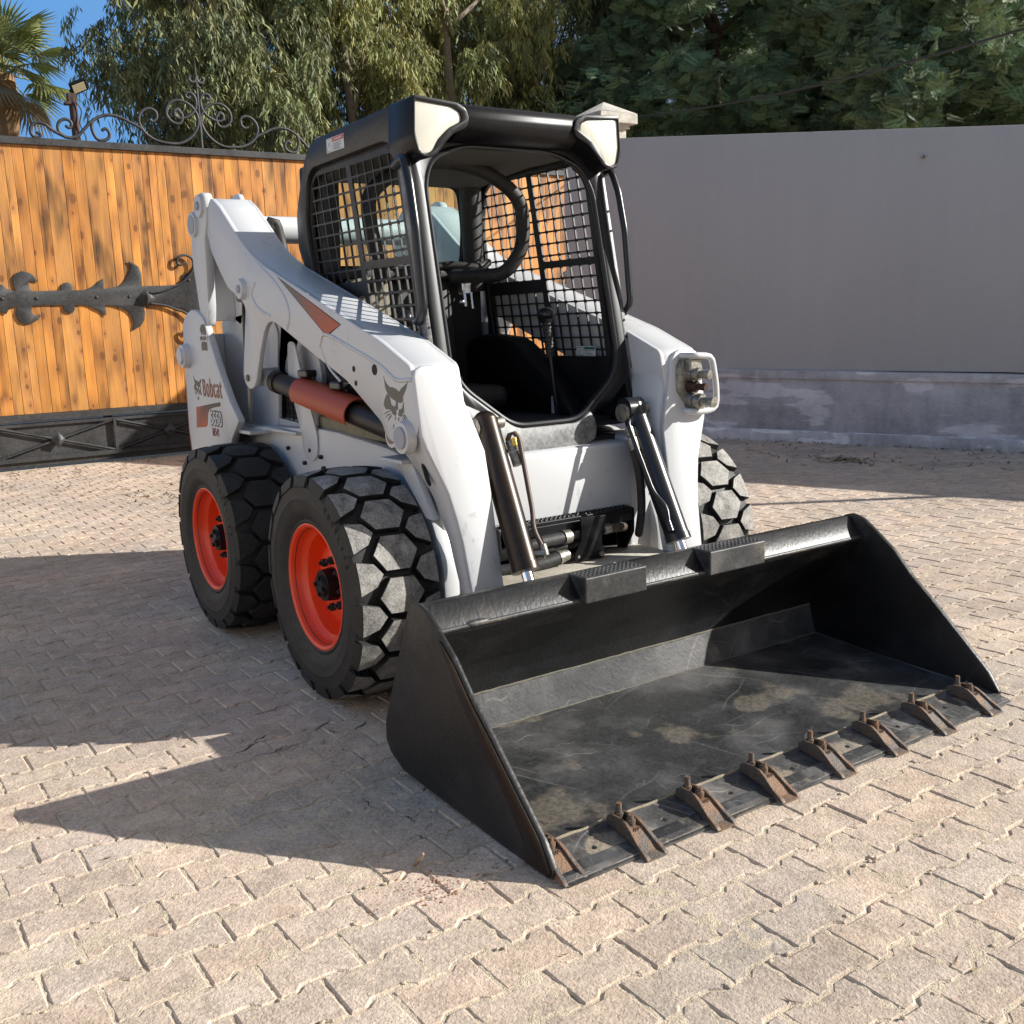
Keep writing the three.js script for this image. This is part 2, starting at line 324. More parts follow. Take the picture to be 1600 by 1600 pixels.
function paver(x, z) {
  const n = 12, pos = [], nor = [], uv = [], col = [];
  const dy = rr(-0.0016, 0.0012), tx = rr(-0.006, 0.006), tz = rr(-0.008, 0.008), q = rr(-1, 1);
  const big = fbm(x / 9 + 3, z / 9 + 3, 9, 9, 3, 201), worn = fbm(x / 4 + 3, z / 4 + 3, 9, 9, 3, 207);
  const k = (0.97 + 0.055 * q) * (0.93 + 0.26 * (big - 0.5) + 0.2 * (worn - 0.5)), pink = rr(-1, 1) * 0.025 + 0.10 * (worn - 0.5);
  const tint = [k * (1 + pink), k, k * (1 - pink * 0.5)];
  const jit = RING2.map(() => [rr(-0.0012, 0.0012), rr(-0.0012, 0.0012)]);
  const P = (r, i, y) => [x + RING(r)[i][0] + (r ? jit[i][0] : 0), y + dy + tx * (RING(r)[i][0] - LP / 2) + tz * (RING(r)[i][1] - PP / 2), z + RING(r)[i][1] + (r ? jit[i][1] : 0)];
  const RING = (r) => (r ? RING2 : RING1);
  const tri = (a, b, c, N) => { for (const p of [a, b, c]) { pos.push(...p); nor.push(...N); uv.push(p[0], p[2]); col.push(...tint); } };
  for (let i = 0; i < n; i++) {
    const j = (i + 1) % n, a = P(0, i, -0.022), b = P(0, j, -0.022), c = P(0, j, -0.0035), d = P(0, i, -0.0035), e = P(1, j, 0), f = P(1, i, 0);
    const ex = b[0] - a[0], ez = b[2] - a[2], l = Math.hypot(ex, ez), N = [ez / l, 0, -ex / l], N2 = [N[0] * 0.7, 0.71, N[2] * 0.7];
    tri(a, c, b, N); tri(a, d, c, N); tri(d, e, c, N2); tri(d, f, e, N2);
  }
  for (const [a, b, c] of CAP) tri(P(1, a, 0), P(1, c, 0), P(1, b, 0), [0, 1, 0]);
  const g = new THREE.BufferGeometry();
  g.setAttribute('position', new THREE.Float32BufferAttribute(pos, 3)); g.setAttribute('normal', new THREE.Float32BufferAttribute(nor, 3));
  g.setAttribute('uv', new THREE.Float32BufferAttribute(uv, 2)); g.setAttribute('color', new THREE.Float32BufferAttribute(col, 3));
  return g;
}
{
  const list = [];
  for (let j = Math.ceil((-7.36 - Z0) / PP); j <= Math.floor((4.3 - Z0) / PP); j++) for (let i = -16; i < 52; i++) {
    const x = X0 + i * LP + (j & 1 ? LP / 2 : 0), z = Z0 + j * PP, zm = z + PP / 2;
    const wall = 5.845 + (zm + 3.95) * 0.2965 - 0.09;
    if (x + LP > wall && zm > -6.0) continue;
    const d = camera.position.distanceTo(V(x + LP / 2, 0, zm));
    list.push({ x, z, d });
  }
  // those the photograph shows largest: in front of the lens and not under the machine
  camera.updateMatrixWorld(true); camera.updateProjectionMatrix();
  for (const p of list) { const q = V(p.x + LP / 2, 0, p.z + PP / 2).project(camera); p.seen = Math.abs(q.x) < 1.05 && Math.abs(q.y) < 1.05 && !(p.x > -0.92 && p.x < 0.85 && p.z > 1.2 && p.z < 2.0); }
  list.sort((a, b) => (a.seen === b.seen ? a.d - b.d : a.seen ? -1 : 1));
  const rest = [];
  list.forEach((p, i) => {
    const g = paver(p.x, p.z);
    if (i < 300) make('paver', g, M_PAVER, paving, true); else rest.push(g);
  });
  const far = make('paver_field', mergeGeometries(rest), M_PAVER, paving, true); far.userData.kind = 'stuff';
}
{ // sand swept into the joints, uneven near the lens
  const grids = [];
  const sheet = (x0, x1, z0, z1, st, f) => {
    const nx = Math.round((x1 - x0) / st), nz = Math.round((z1 - z0) / st), g = new THREE.PlaneGeometry(x1 - x0, z1 - z0, nx, nz).rotateX(-Math.PI / 2).translate((x0 + x1) / 2, 0, (z0 + z1) / 2);
    const p = g.attributes.position;
    for (let i = 0; i < p.count; i++) p.setY(i, f(p.getX(i), p.getZ(i)));
    g.computeVertexNormals(); grids.push(g.toNonIndexed());
  };
  const near = (x, z) => -0.0030 + 0.0046 * (fbm(x * 0.7 + 9, z * 0.7 + 9, 14, 14, 4, 221) - 0.45) + 0.005 * (vnoise(x * 42, z * 42, 4096, 4096, 223) - 0.5) + 0.004 * (vnoise(x * 90, z * 90, 4096, 4096, 225) - 0.5);
  sheet(-3.0, 3.2, 0.6, 3.7, 0.0135, near);
  const flat = (x, z) => -0.0042 + 0.004 * (vnoise(x * 5, z * 5, 4096, 4096, 227) - 0.5);
  sheet(-5.2, 8.4, -7.6, 0.6, 0.2, flat); sheet(3.2, 8.4, 0.6, 3.7, 0.2, flat); sheet(-5.2, -3.0, 0.6, 3.7, 0.2, flat); sheet(-5.2, 8.4, 3.7, 6.2, 0.2, flat);
  const s = make('joint_sand', grids, M_SAND, paving); s.userData.kind = 'stuff';
}
{ // little heaps of sand and crumbs where the joints meet, dry leaves along the wall
  const crumb = new THREE.IcosahedronGeometry(0.006, 0).scale(1, 0.55, 1.2), n = 900;
  const im = new THREE.InstancedMesh(boxUV(clean(crumb)), M_SAND, n), m = new THREE.Matrix4();
  for (let i = 0; i < n; i++) {
    const j = Math.floor(rr(-6, 20)), k = Math.floor(rr(-4, 24)), x = X0 + (k + (j & 1 ? 0.5 : 0) + (rnd() < 0.5 ? 0.25 : rnd() < 0.5 ? 0 : 0.5)) * LP + rr(-0.02, 0.02), z = Z0 + j * PP + rr(-0.018, 0.018), s = rr(0.3, 1.3);
    m.compose(V(x, 0.0005, z), new THREE.Quaternion().setFromEuler(new THREE.Euler(rr(-0.3, 0.3), rr(0, 6), rr(-0.3, 0.3))), V(s, s, s)); im.setMatrixAt(i, m);
  }
  im.name = 'sand_crumbs'; im.castShadow = im.receiveShadow = true; scene.add(im);
  Object.assign(im.userData, { kind: 'stuff', label: 'loose crumbs of sand along the paver joints', category: 'sand' });
  // reddish crumbs dropped beside the bucket, black rubber scuffs left by the tyres
  const dn = 260, dm = new THREE.InstancedMesh(boxUV(clean(crumb)), mat({ color: rgb(0.34, 0.19, 0.12), roughness: 0.95 }), dn);
  for (let i = 0; i < dn; i++) {
    const q = i < 150, a = rr(0, 6.283), r = Math.sqrt(-2 * Math.log(rr(0.02, 1))), s = rr(0.15, 0.75) * (q ? 1 : 0.8);
    const x = (q ? -1.17 : -1.02 + rr(-0.02, 0.02)) + (q ? 0.085 : 0.05) * r * Math.cos(a), z = (q ? 1.935 : rr(0.95, 1.75)) + (q ? 0.035 : 0.01) * r * Math.sin(a);
    m.compose(V(x, 0.001, z), new THREE.Quaternion().setFromEuler(new THREE.Euler(0, rr(0, 6), 0)), V(s, s * 0.8, s)); dm.setMatrixAt(i, m);
  }
  dm.name = 'clay_crumbs'; dm.castShadow = dm.receiveShadow = true; scene.add(dm);
  Object.assign(dm.userData, { kind: 'stuff', label: 'reddish clay crumbs on the paving beside the bucket corner', category: 'dirt' });
  const sp = [];
  const sliver = (x, z, a, l, w) => { const n = 7, c = Math.cos(a), s = Math.sin(a); let last = null; for (let i = 0; i <= n; i++) { const t = i / n, k = w * Math.sin(Math.PI * t) * rr(0.5, 1.1), ax = x + c * l * (t - 0.5) + s * 0.01 * rr(-1, 1), az = z + s * l * (t - 0.5) + c * 0.01 * rr(-1, 1), P = [[ax - s * k, 0.0014, az + c * k], [ax + s * k, 0.0014, az - c * k]]; if (last) sp.push(...last[0], ...last[1], ...P[0], ...P[0], ...last[1], ...P[1]); last = P; } };
  for (let i = 0; i < 8; i++) sliver(rr(-1.25, -0.72), 0.86 + rr(-0.10, 0.12), rr(-0.5, 0.2) - 0.25, rr(0.04, 0.20), rr(0.001, 0.005));
  for (let i = 0; i < 4; i++) sliver(-1.02 + rr(-0.10, 0.05), rr(0.9, 1.75), 1.5 + rr(-0.2, 0.2), rr(0.03, 0.12), rr(0.001, 0.003));
  for (let i = 0; i < 3; i++) sliver(rr(-1.3, -0.9), rr(0.2, 0.9), rr(0, 3), rr(0.03, 0.10), rr(0.001, 0.004));
  const sgeo = new THREE.BufferGeometry(); sgeo.setAttribute('position', new THREE.Float32BufferAttribute(sp, 3)); sgeo.computeVertexNormals();
  const scuffs = make('rubber_scuffs', sgeo, mat({ color: rgb(0.07, 0.068, 0.07), roughness: 0.9 }), scene);
  Object.assign(scuffs.userData, { kind: 'stuff', label: 'black rubber scuffs on the paving by the front tyre', category: 'scuff marks' });
  const lg = new THREE.PlaneGeometry(0.09, 0.018, 4, 1); const lp = lg.attributes.position;
  for (let i = 0; i < lp.count; i++) { const u = lp.getX(i) / 0.045; lp.setY(i, lp.getY(i) * (1 - u * u * 0.92)); lp.setZ(i, 0.012 * u * u); }
  lg.rotateX(-Math.PI / 2); lg.computeVertexNormals();
  const L = 950, lm = new THREE.InstancedMesh(boxUV(clean(lg)), mat({ color: rgb(0.30, 0.23, 0.16), roughness: 0.9, side: THREE.DoubleSide }), L), cc = new THREE.Color();
  for (let i = 0; i < L; i++) {
    let x, z; const q = rnd();
    if (q < 0.42) { z = rr(-3.9, 1); const t = rnd() ** 2.2; x = 5.845 + (z + 3.95) * 0.2965 - 0.12 - t * 1.5; if (rnd() < 0.35) { z = -1.9 + rr(-0.5, 0.5) * rnd(); x = 5.2 + rr(-0.5, 0.5) * rnd(); } }
    else if (q < 0.66) { x = rr(-1.6, 1.8); z = -7.35 + 2.3 * rnd() ** 1.6; }
    else if (q < 0.90) { x = rr(-0.2, 1.6); z = rr(-5.4, -3.2); }
    else { x = rr(-2.6, 3.4); z = rr(0.5, 3.4); }
    const s = q < 0.9 ? rr(0.5, 1.1) : rr(0.15, 0.35);
    m.compose(V(x, 0.003 * s + 0.002, z), new THREE.Quaternion().setFromEuler(new THREE.Euler(rr(-0.25, 0.25), rr(0, 6.3), rr(-0.3, 0.3))), V(s, s, s)); lm.setMatrixAt(i, m);
    const k = rr(0.3, 1.1); lm.setColorAt(i, cc.setRGB(k, k * rr(0.85, 1), k * rr(0.6, 1)));
  }
  lm.name = 'fallen_leaves'; lm.castShadow = lm.receiveShadow = true; scene.add(lm);
  Object.assign(lm.userData, { kind: 'stuff', label: 'dry brown leaves scattered on the paving by wall and gate', category: 'leaves' });
  const stick = make('stick', smoothPipe([[-1.170, 0.004, 1.815], [-1.166, 0.018, 1.828], [-1.168, 0.034, 1.845], [-1.164, 0.045, 1.852]], 0.005, 6), mat({ color: rgb(0.42, 0.31, 0.2), map: rep(T_STONE, 0.2), roughness: 0.9 }));
  tag(stick, 'short dry stick lying in the shadow beside the bucket', 'stick');
}

// ---------------------------------------------------------------- wooden gate
const GZ = -7.5;
{
  const gate = thing('wooden_gate', 'tall varnished knotty pine gate with black iron frame and scrolls', 'gate', [0, 0, 0]);
  const base = new THREE.Color();
  const woods = Array.from({ length: 7 }, (_, i) => { const k = rr(0.86, 1.12), y = rr(-1, 1); return mat({ color: rgb(0.80 * k, (0.36 + 0.03 * y) * k, (0.085 + 0.025 * y) * k), map: rep(T_WOOD, 1.2, 2.7), roughness: 0.48 }); });
  const seams = [-0.822, -0.725, -0.617, -0.495, -0.406, -0.311, -0.237, -0.136, -0.047, 0.044, 0.219, 0.322, 0.431, 0.623, 0.711, 0.813, 0.902, 0.993, 1.064, 1.143, 1.236, 1.384, 1.513, 1.630, 1.741, 1.872, 2.036, 2.170, 2.306, 2.440, 2.572, 2.702];
  while (seams[seams.length - 1] < 7.2) seams.push(seams[seams.length - 1] + rr(0.1, 0.18));
  for (let i = 0; i + 1 < seams.length; i++) {
    const a = seams[i], b = seams[i + 1], g = clean(box(b - a - 0.0022, 2.62, 0.028, (a + b) / 2, 1.86, GZ - 0.016 + rr(-0.002, 0.002), 0.004)), p = g.attributes.position, uv = new Float32Array(p.count * 2), ou = rnd() * 1.2, ov = rnd() * 2.7;
    for (let k = 0; k < p.count; k++) { uv[2 * k] = p.getX(k) + p.getZ(k) + ou; uv[2 * k + 1] = p.getY(k) + ov; }
    g.setAttribute('uv', new THREE.BufferAttribute(uv, 2));
    make('plank', g, woods[Math.floor(rnd() * 7)], gate, true);
  }
  const x0 = seams[0], x1 = seams[seams.length - 1];
  make('top_rail', boxAt(x0, x1, 3.165, 3.235, GZ - 0.04, GZ + 0.035, 0.006), M.iron, gate);
  make('middle_rail', [boxAt(x0, x1, 0.478, 0.548, GZ - 0.04, GZ + 0.04, 0.006), boxAt(x0, x1, 0.425, 0.462, GZ - 0.03, GZ + 0.012, 0.004)], M.iron, gate);
  make('bottom_rail', [boxAt(x0, x1, 0.02, 0.118, GZ - 0.04, GZ + 0.025, 0.006), boxAt(x0, x1, 0.075, 0.112, GZ + 0.025, GZ + 0.06, 0.004)], M.iron, gate);
  make('kick_panel', boxAt(x0, x1, 0.1, 0.44, GZ - 0.03, GZ - 0.02, 0), mat({ color: rgb(0.075, 0.075, 0.078), map: rep(T_RUBBER, 0.9), roughness: 0.5 }), gate);
  for (let k = -2; k < 6; k++) { // posts, crossed bars and pyramid studs of the lower panel
    const a = 0.455 + k * 1.145 - 1.145, b = a + 1.145, m = (a + b) / 2;
    if (b < x0 || a > x1 - 0.2) continue;
    make('bar', box(0.03, 0.34, 0.03, b, 0.275, GZ + 0.012, 0.003), M.iron, gate);
    for (const [ya, yb] of [[0.118, 0.43], [0.43, 0.118]]) make('bar', cyl([a + 0.02, ya, GZ + 0.012 + (ya > yb ? 0.004 : 0)], [b - 0.02, yb, GZ + 0.012 + (ya > yb ? 0.004 : 0)], 0.0155, 0.0155, 4), M.iron, gate);
    make('pyramid_stud', [new THREE.ConeGeometry(0.085, 0.06, 4, 1).rotateY(Math.PI / 4).rotateX(Math.PI / 2).rotateZ(Math.PI / 4).scale(0.8, 1, 1).translate(m, 0.275, GZ + 0.06)], M.iron, gate);
  }
  // flat strap hinge cut from plate
  const strap = (name, pts, mirror, z) => {
    const P = pts.map(([x, y]) => [mirror === null ? x : 2 * mirror - x, y]); if (mirror !== null) P.reverse();
    const g = part(name, gate);
    make('strap_plate', plateZ(P, GZ + 0.006, GZ + 0.018, 0, 0.002), M.iron, g);
    const mx = (x) => (mirror === null ? x : 2 * mirror - x);
    for (const [x, y] of [[-0.479, 1.695], [-0.166, 1.696], [0.409, 1.695], [0.739, 1.697], [1.375, 1.858], [1.376, 1.53]]) make('rivet', sphere(mx(x), y, GZ + 0.018, 0.017, 1, 1, 0.8), M.iron, g);
    make('pyramid_stud', new THREE.ConeGeometry(0.095, 0.08, 4, 1).rotateX(Math.PI / 2).translate(mx(0.905), 1.678, GZ + 0.062), M.iron, g);
    for (const t of [1, -1]) make('scroll', smoothPipe([[0.95, 0.055, 0.03], [1.097, 0.079, 0.03], [1.2, 0.119, 0.035], [1.29, 0.155, 0.04], [1.354, 0.208, 0.045], [1.407, 0.268, 0.045], [1.437, 0.343, 0.045], [1.413, 0.418, 0.045], [1.338, 0.444, 0.045], [1.274, 0.418, 0.045], [1.26, 0.358, 0.045], [1.297, 0.343, 0.045], [1.335, 0.366, 0.045]].map(([x, y, z2]) => [mx(x), 1.675 + t * y, GZ + z2]), 0.0145, 6, 6), M.iron, g);
  };
  const STRAP = [[-0.682, 1.781], [-0.574, 1.789], [-0.521, 1.806], [-0.484, 1.83], [-0.46, 1.836], [-0.451, 1.815], [-0.431, 1.793], [-0.375, 1.771], [-0.352, 1.77], [-0.365, 1.835], [-0.364, 1.897], [-0.33, 1.94], [-0.278, 1.961], [-0.227, 1.952], [-0.182, 1.927], [-0.151, 1.889], [-0.137, 1.852], [-0.163, 1.858], [-0.189, 1.865], [-0.213, 1.859], [-0.222, 1.834], [-0.216, 1.784], [-0.2, 1.765], [-0.081, 1.766], [0.073, 1.771], [0.07, 1.799], [0.096, 1.837], [0.139, 1.848], [0.174, 1.83], [0.183, 1.798], [0.174, 1.769], [0.285, 1.768], [0.35, 1.789], [0.416, 1.827], [0.463, 1.869], [0.493, 1.883], [0.492, 1.833], [0.488, 1.778], [0.555, 1.788], [0.629, 1.802], [0.667, 1.824], [0.707, 1.86], [0.75, 1.925], [0.778, 1.984], [0.776, 2.021], [0.756, 2.054], [0.813, 2.039], [0.861, 1.999], [0.883, 1.925], [0.878, 1.803], [1.074, 1.804], [1.219, 1.81], [1.303, 1.839], [1.303, 1.892], [1.319, 1.922], [1.386, 1.937], [1.464, 2.02], [1.472, 2.111], [1.504, 2.119], [1.558, 1.483], [1.39, 1.472], [1.292, 1.559], [1.13, 1.593], [0.979, 1.611], [0.873, 1.598], [0.882, 1.531], [0.866, 1.449], [0.823, 1.39], [0.74, 1.344], [0.758, 1.415], [0.747, 1.49], [0.705, 1.543], [0.643, 1.581], [0.573, 1.605], [0.48, 1.618], [0.488, 1.556], [0.479, 1.504], [0.43, 1.55], [0.39, 1.569], [0.33, 1.603], [0.288, 1.617], [0.183, 1.619], [0.185, 1.581], [0.163, 1.546], [0.128, 1.538], [0.09, 1.554], [0.075, 1.59], [0.085, 1.621], [-0.18, 1.624], [-0.217, 1.615], [-0.228, 1.572], [-0.214, 1.534], [-0.186, 1.52], [-0.148, 1.538], [-0.144, 1.519], [-0.178, 1.482], [-0.235, 1.452], [-0.283, 1.441], [-0.335, 1.455], [-0.366, 1.494], [-0.375, 1.544], [-0.355, 1.612], [-0.393, 1.613], [-0.437, 1.583], [-0.461, 1.546], [-0.492, 1.56], [-0.513, 1.575], [-0.545, 1.598], [-0.594, 1.611], [-0.701, 1.62]];
  strap('strap_hinge', STRAP, null); strap('strap_hinge', STRAP, 3.15);
  const crest = part('scroll_crest', gate);
  const S = [[[0.019, 3.284], [0.046, 3.281], [0.047, 3.261], [0.017, 3.243], [-0.023, 3.251], [-0.043, 3.305], [-0.015, 3.363], [0.044, 3.384], [0.097, 3.371], [0.159, 3.325], [0.233, 3.284], [0.32, 3.258], [0.39, 3.278], [0.454, 3.339], [0.531, 3.419], [0.631, 3.484], [0.726, 3.505], [0.82, 3.492], [0.934, 3.442], [1.026, 3.396], [1.082, 3.34], [1.163, 3.292], [1.285, 3.267], [1.411, 3.271], [1.518, 3.32], [1.603, 3.411], [1.638, 3.511], [1.62, 3.594], [1.55, 3.673], [1.452, 3.707], [1.375, 3.689], [1.312, 3.618], [1.311, 3.535], [1.368, 3.479], [1.43, 3.471], [1.465, 3.51], [1.465, 3.57], [1.424, 3.609], [1.391, 3.589], [1.387, 3.546]], [[0.297, 3.366], [0.324, 3.353], [0.347, 3.383], [0.337, 3.417], [0.293, 3.434], [0.24, 3.41], [0.216, 3.363], [0.224, 3.307], [0.275, 3.262]], [[0.64, 3.352], [0.671, 3.369], [0.703, 3.339], [0.698, 3.286], [0.642, 3.253], [0.584, 3.261], [0.545, 3.328], [0.54, 3.397], [0.563, 3.45]], [[1.126, 3.485], [1.156, 3.473], [1.196, 3.508], [1.196, 3.568], [1.144, 3.599], [1.075, 3.582], [1.024, 3.525], [1.014, 3.454], [1.043, 3.385]], [[1.853, 3.579], [1.874, 3.618], [1.912, 3.6], [1.902, 3.542], [1.857, 3.526], [1.763, 3.556], [1.699, 3.616], [1.676, 3.687], [1.686, 3.753], [1.724, 3.792], [1.771, 3.784], [1.781, 3.752], [1.753, 3.734], [1.742, 3.749]], [[1.717, 3.956], [1.733, 3.934], [1.708, 3.903], [1.674, 3.908], [1.66, 3.935], [1.652, 3.966]]];
  for (const pts of S) for (const s of [1, -1]) make('scroll', smoothPipe(pts.map(([x, y]) => [s > 0 ? x : 2 * 1.652 - x, y, GZ]), 0.0165, 7, 5), M.iron, crest);
  make('spire', [cyl([1.652, 3.2, GZ], [1.652, 3.95, GZ], 0.018, 0.012, 8), cyl([1.652, 3.95, GZ], [1.652, 4.13, GZ], 0.012, 0.002, 8), sphere(1.652, 3.86, GZ, 0.022)], M.iron, crest);
}

// ---------------------------------------------------------------- garden wall and pillar
{
  const wall = thing('garden_wall', 'long smooth grey brown rendered wall on a stained plinth', 'wall', [0, 0, 0]);
  const A = V(5.845, 0, -3.95), D = V(0.845, 0, 2.85).normalize(), N = V(-D.z, 0, D.x); // N faces the yard
  const basis = new THREE.Matrix4().makeBasis(D, V(0, 1, 0), V().crossVectors(D, V(0, 1, 0))).setPosition(A);
  const M_WALL = mat({ color: rgb(0.48, 0.455, 0.425), map: rep(tex(512, 512, (u, v) => { const k = 0.93 + 0.10 * (fbm(u, v, 3, 2, 4, 131) - 0.5) + 0.05 * (fbm(u, v, 40, 3, 2, 133) - 0.5) + 0.04 * (fbm(u, v, 120, 120, 2, 135) - 0.5); return [k, k, k]; }), 3.2), roughness: 0.9, bumpMap: rep(T_FINE, 0.5), bumpScale: 0.0006 });
  const back = V().crossVectors(D, V(0, 1, 0)); // towards +: away from or to the yard
  const s = back.x < 0 ? 1 : -1; // yard side sign along local z
  // upper wall: its top falls gently to the right, then steps down outside the picture
  const top = [[-2.02, 0.72], [-2.02, 3.30], [2.85, 2.795], [3.9, 2.69], [3.9, 1.93], [9, 1.80], [9, 0.66], [2.85, 0.70]];
  const z0 = s > 0 ? -0.24 : 0.0, z1 = s > 0 ? 0.0 : 0.24;
  make('wall_face', plateZ(top, z0, z1, 0, 0.006).applyMatrix4(basis), M_WALL, wall);
  const M_CONC = mat({ color: rgb(0.78, 0.74, 0.72), map: rep(T_CONC, 4.4, 1.1), roughness: 0.9, bumpMap: rep(T_STONE_BUMP, 1.1), bumpScale: 0.004 });
  const slab = (name, y0, y1, out, m, r) => make(name, plateZ([[-2.05, y0[0]], [-2.05, y1[0]], [9, y1[1]], [9, y0[1]]], s > 0 ? -0.24 : -out, s > 0 ? out : 0.24, 0, r).applyMatrix4(basis), m, wall);
  slab('ledge', [0.665, 0.52], [0.755, 0.60], 0.075, M_CONC, 0.012);
  slab('plinth', [0, -0.02], [0.675, 0.53], 0.045, M_CONC, 0.004);
  slab('footing', [-0.02, -0.02], [0.115, 0.10], 0.10, mat({ color: rgb(0.98, 0.95, 0.93), map: rep(T_CONC, 3, 1), roughness: 0.9 }), 0.012);
  // added unseen wall on the left, bounces sunlight onto the shaded loader side
  structure(make('added_bounce_wall', [boxAt(-7.24, -7.0, 0, 3.2, -7.6, 9, 0.01), boxAt(-7.27, -6.95, 0, 0.62, -7.6, 9, 0.01)], M_WALL), 'added rendered wall outside the left edge that bounces sunlight onto the loader');
  structure(make('added_bounce_wall', boxAt(-7.24, -2.6, 0, 3.2, -7.75, -7.5, 0.01), M_WALL), 'added unseen stretch of the bounce wall in line with the gate');
  const q = V(6.414, 2.634, -2.031).addScaledVector(N.x < 0 ? N : N.clone().negate(), 0.0);
  make('spout', cyl(q.clone().addScaledVector(back, -s * 0.02).toArray(), q.clone().addScaledVector(back, s * 0.05).toArray(), 0.018, 0.014, 10), M.zinc, wall);
  const M_PIL = mat({ color: rgb(0.66, 0.60, 0.52), map: rep(T_STONE, 1.5), roughness: 0.9 });
  const pil = thing('gate_pillar', 'pale plastered gate pillar with a pyramid cap behind the wall', 'pillar', [7.5, 0, -7.83]);
  make('shaft', box(0.43, 3.92, 0.43, 0, 1.96, 0, 0.006), M_PIL, pil);
  make('cap', [box(0.66, 0.135, 0.66, 0, 3.985, 0, 0.008), box(0.5, 0.06, 0.5, 0, 3.89, 0, 0.006), new THREE.ConeGeometry(0.66 / Math.SQRT2, 0.19, 4, 1).rotateY(Math.PI / 4).translate(0, 4.147, 0)], M_PIL, pil);
}

// ---------------------------------------------------------------- cable, posts
{
  const a = V(8.569, 4.227, -8.500), b = V(7.350, 3.749, -1.686), pts = [];
  for (let i = 0; i <= 14; i++) { const t = mix(-0.05, 1.12, i / 14), p = a.clone().lerp(b, t); p.y -= 0.22 * t * (1 - t) * 2; pts.push(p.toArray()); }
  tag(make('overhead_cable', smoothPipe(pts, 0.012, 6, 4), M.rubber), 'thin dark overhead cable sagging in front of the dark green acacia', 'cable');
  const post = thing('steel_post', 'slim steel post whose thin shadow crosses the paving beside the wall', 'post', [7.12, 0, 1.52]);
  make('pole', cyl([0, 0, 0], [0, 3.1, 0], 0.045, 0.042, 14), M.iron, post); make('cap', sphere(0, 3.1, 0, 0.03), M.iron, post);
  make('base_plate', box(0.18, 0.012, 0.18, 0, 0.008, 0, 0.003), M.iron, post);
  const lamp = thing('yard_lamp', 'weathered brown pole with a tilted floodlight behind the gate', 'lamp', [0.845, 0, -9.5]);
  make('pole', [cyl([0.02, 0, 0], [0, 4.05, 0], 0.055, 0.045, 14), box(0.1, 0.13, 0.08, -0.01, 4.03, 0, 0.01), box(0.05, 0.03, 0.1, -0.07, 3.98, 0)], mat({ color: rgb(0.085, 0.05, 0.04), map: rep(T_STONE, 0.6), roughness: 0.9 }), lamp);
  const head = part('floodlight', lamp); head.position.set(0.07, 4.17, 0.05); head.rotation.set(0.75, 0.2, 0.4); head.scale.setScalar(0.78);
  make('housing', [box(0.25, 0.20, 0.05, 0, 0, 0, 0.012), ...[-2, -1, 0, 1, 2].map((k) => box(0.012, 0.16, 0.03, k * 0.045, 0, -0.035, 0.002))], M.black, head);
  make('glass', box(0.19, 0.14, 0.008, 0, 0, 0.028, 0.003), mat({ color: rgb(0.5, 0.42, 0.26), roughness: 0.2 }), head);
  make('bracket', pipe([[-0.13, -0.02, -0.02], [-0.13, -0.09, -0.05], [0, -0.12, -0.05]], 0.012, 0.03, 6), M.black, head);
  make('wire', smoothPipe([[0.02, 4.0, 0.06], [0.07, 3.9, 0.07], [0.04, 3.75, 0.07], [0.09, 3.6, 0.07], [0.06, 3.4, 0.07], [0.06, 3.0, 0.07]], 0.008, 5), M.rubber, lamp);
}

// ---------------------------------------------------------------- trees
const leafMat = (r, g, b, t = 0.3) => new THREE.MeshPhysicalMaterial({ color: rgb(r, g, b), roughness: 0.75, transmission: t, thickness: 0, side: THREE.DoubleSide });
function leafGeo(list) { // list of [origin, direction, side, length, width]: one folded leaf each
  const pos = [];
  for (const [o, d, s, l, w] of list) {
    const a = o, b = o.clone().addScaledVector(d, l * 0.45).addScaledVector(s, w / 2), c = o.clone().addScaledVector(d, l), e = o.clone().addScaledVector(d, l * 0.45).addScaledVector(s, -w / 2);
    for (const q of [a, b, c, a, c, e]) pos.push(q.x, q.y, q.z);
  }
  const g = new THREE.BufferGeometry(); g.setAttribute('position', new THREE.Float32BufferAttribute(pos, 3)); g.computeVertexNormals();
  return boxUV(g);
}
const rdir = () => { const z = rr(-1, 1), t = rr(0, 6.2832), r = Math.sqrt(1 - z * z); return V(r * Math.cos(t), z, r * Math.sin(t)); };
const SPRAY_GUM = [0, 1].map(() => { // a drooping twig with long narrow leaves
  const L = []; 
  for (let i = 0; i < 22; i++) {
    const t = i / 22, o = V(0.20 * t + rr(-0.04, 0.04), 0.10 * t - 0.50 * t * t + rr(-0.04, 0.04), rr(-0.05, 0.05)), d = V(rr(-0.5, 0.7), -1, rr(-0.6, 0.6)).normalize(), s = V().crossVectors(d, rdir()).normalize();
    L.push([o, d, s, rr(0.10, 0.17), rr(0.020, 0.034)]);
  }
  return leafGeo(L);
});
const SPRAY_ACACIA = (() => { // feathery fronds of small leaflets
  const L = [];
  for (let f = 0; f < 5; f++) {
    const ax = V(rr(-0.6, 1), rr(-0.7, 0.5), rr(-0.8, 0.8)).normalize(), up = V().crossVectors(ax, rdir()).normalize(), o0 = V(rr(-0.06, 0.06), rr(-0.06, 0.06), rr(-0.06, 0.06));
    for (let i = 0; i < 8; i++) for (const sg of [1, -1]) { const o = o0.clone().addScaledVector(ax, 0.025 * i + 0.01), d = ax.clone().multiplyScalar(0.6).addScaledVector(up, sg).normalize(); L.push([o, d, ax, mix(0.075, 0.04, i / 8), 0.020]); }
  }
  return leafGeo(L);
})();
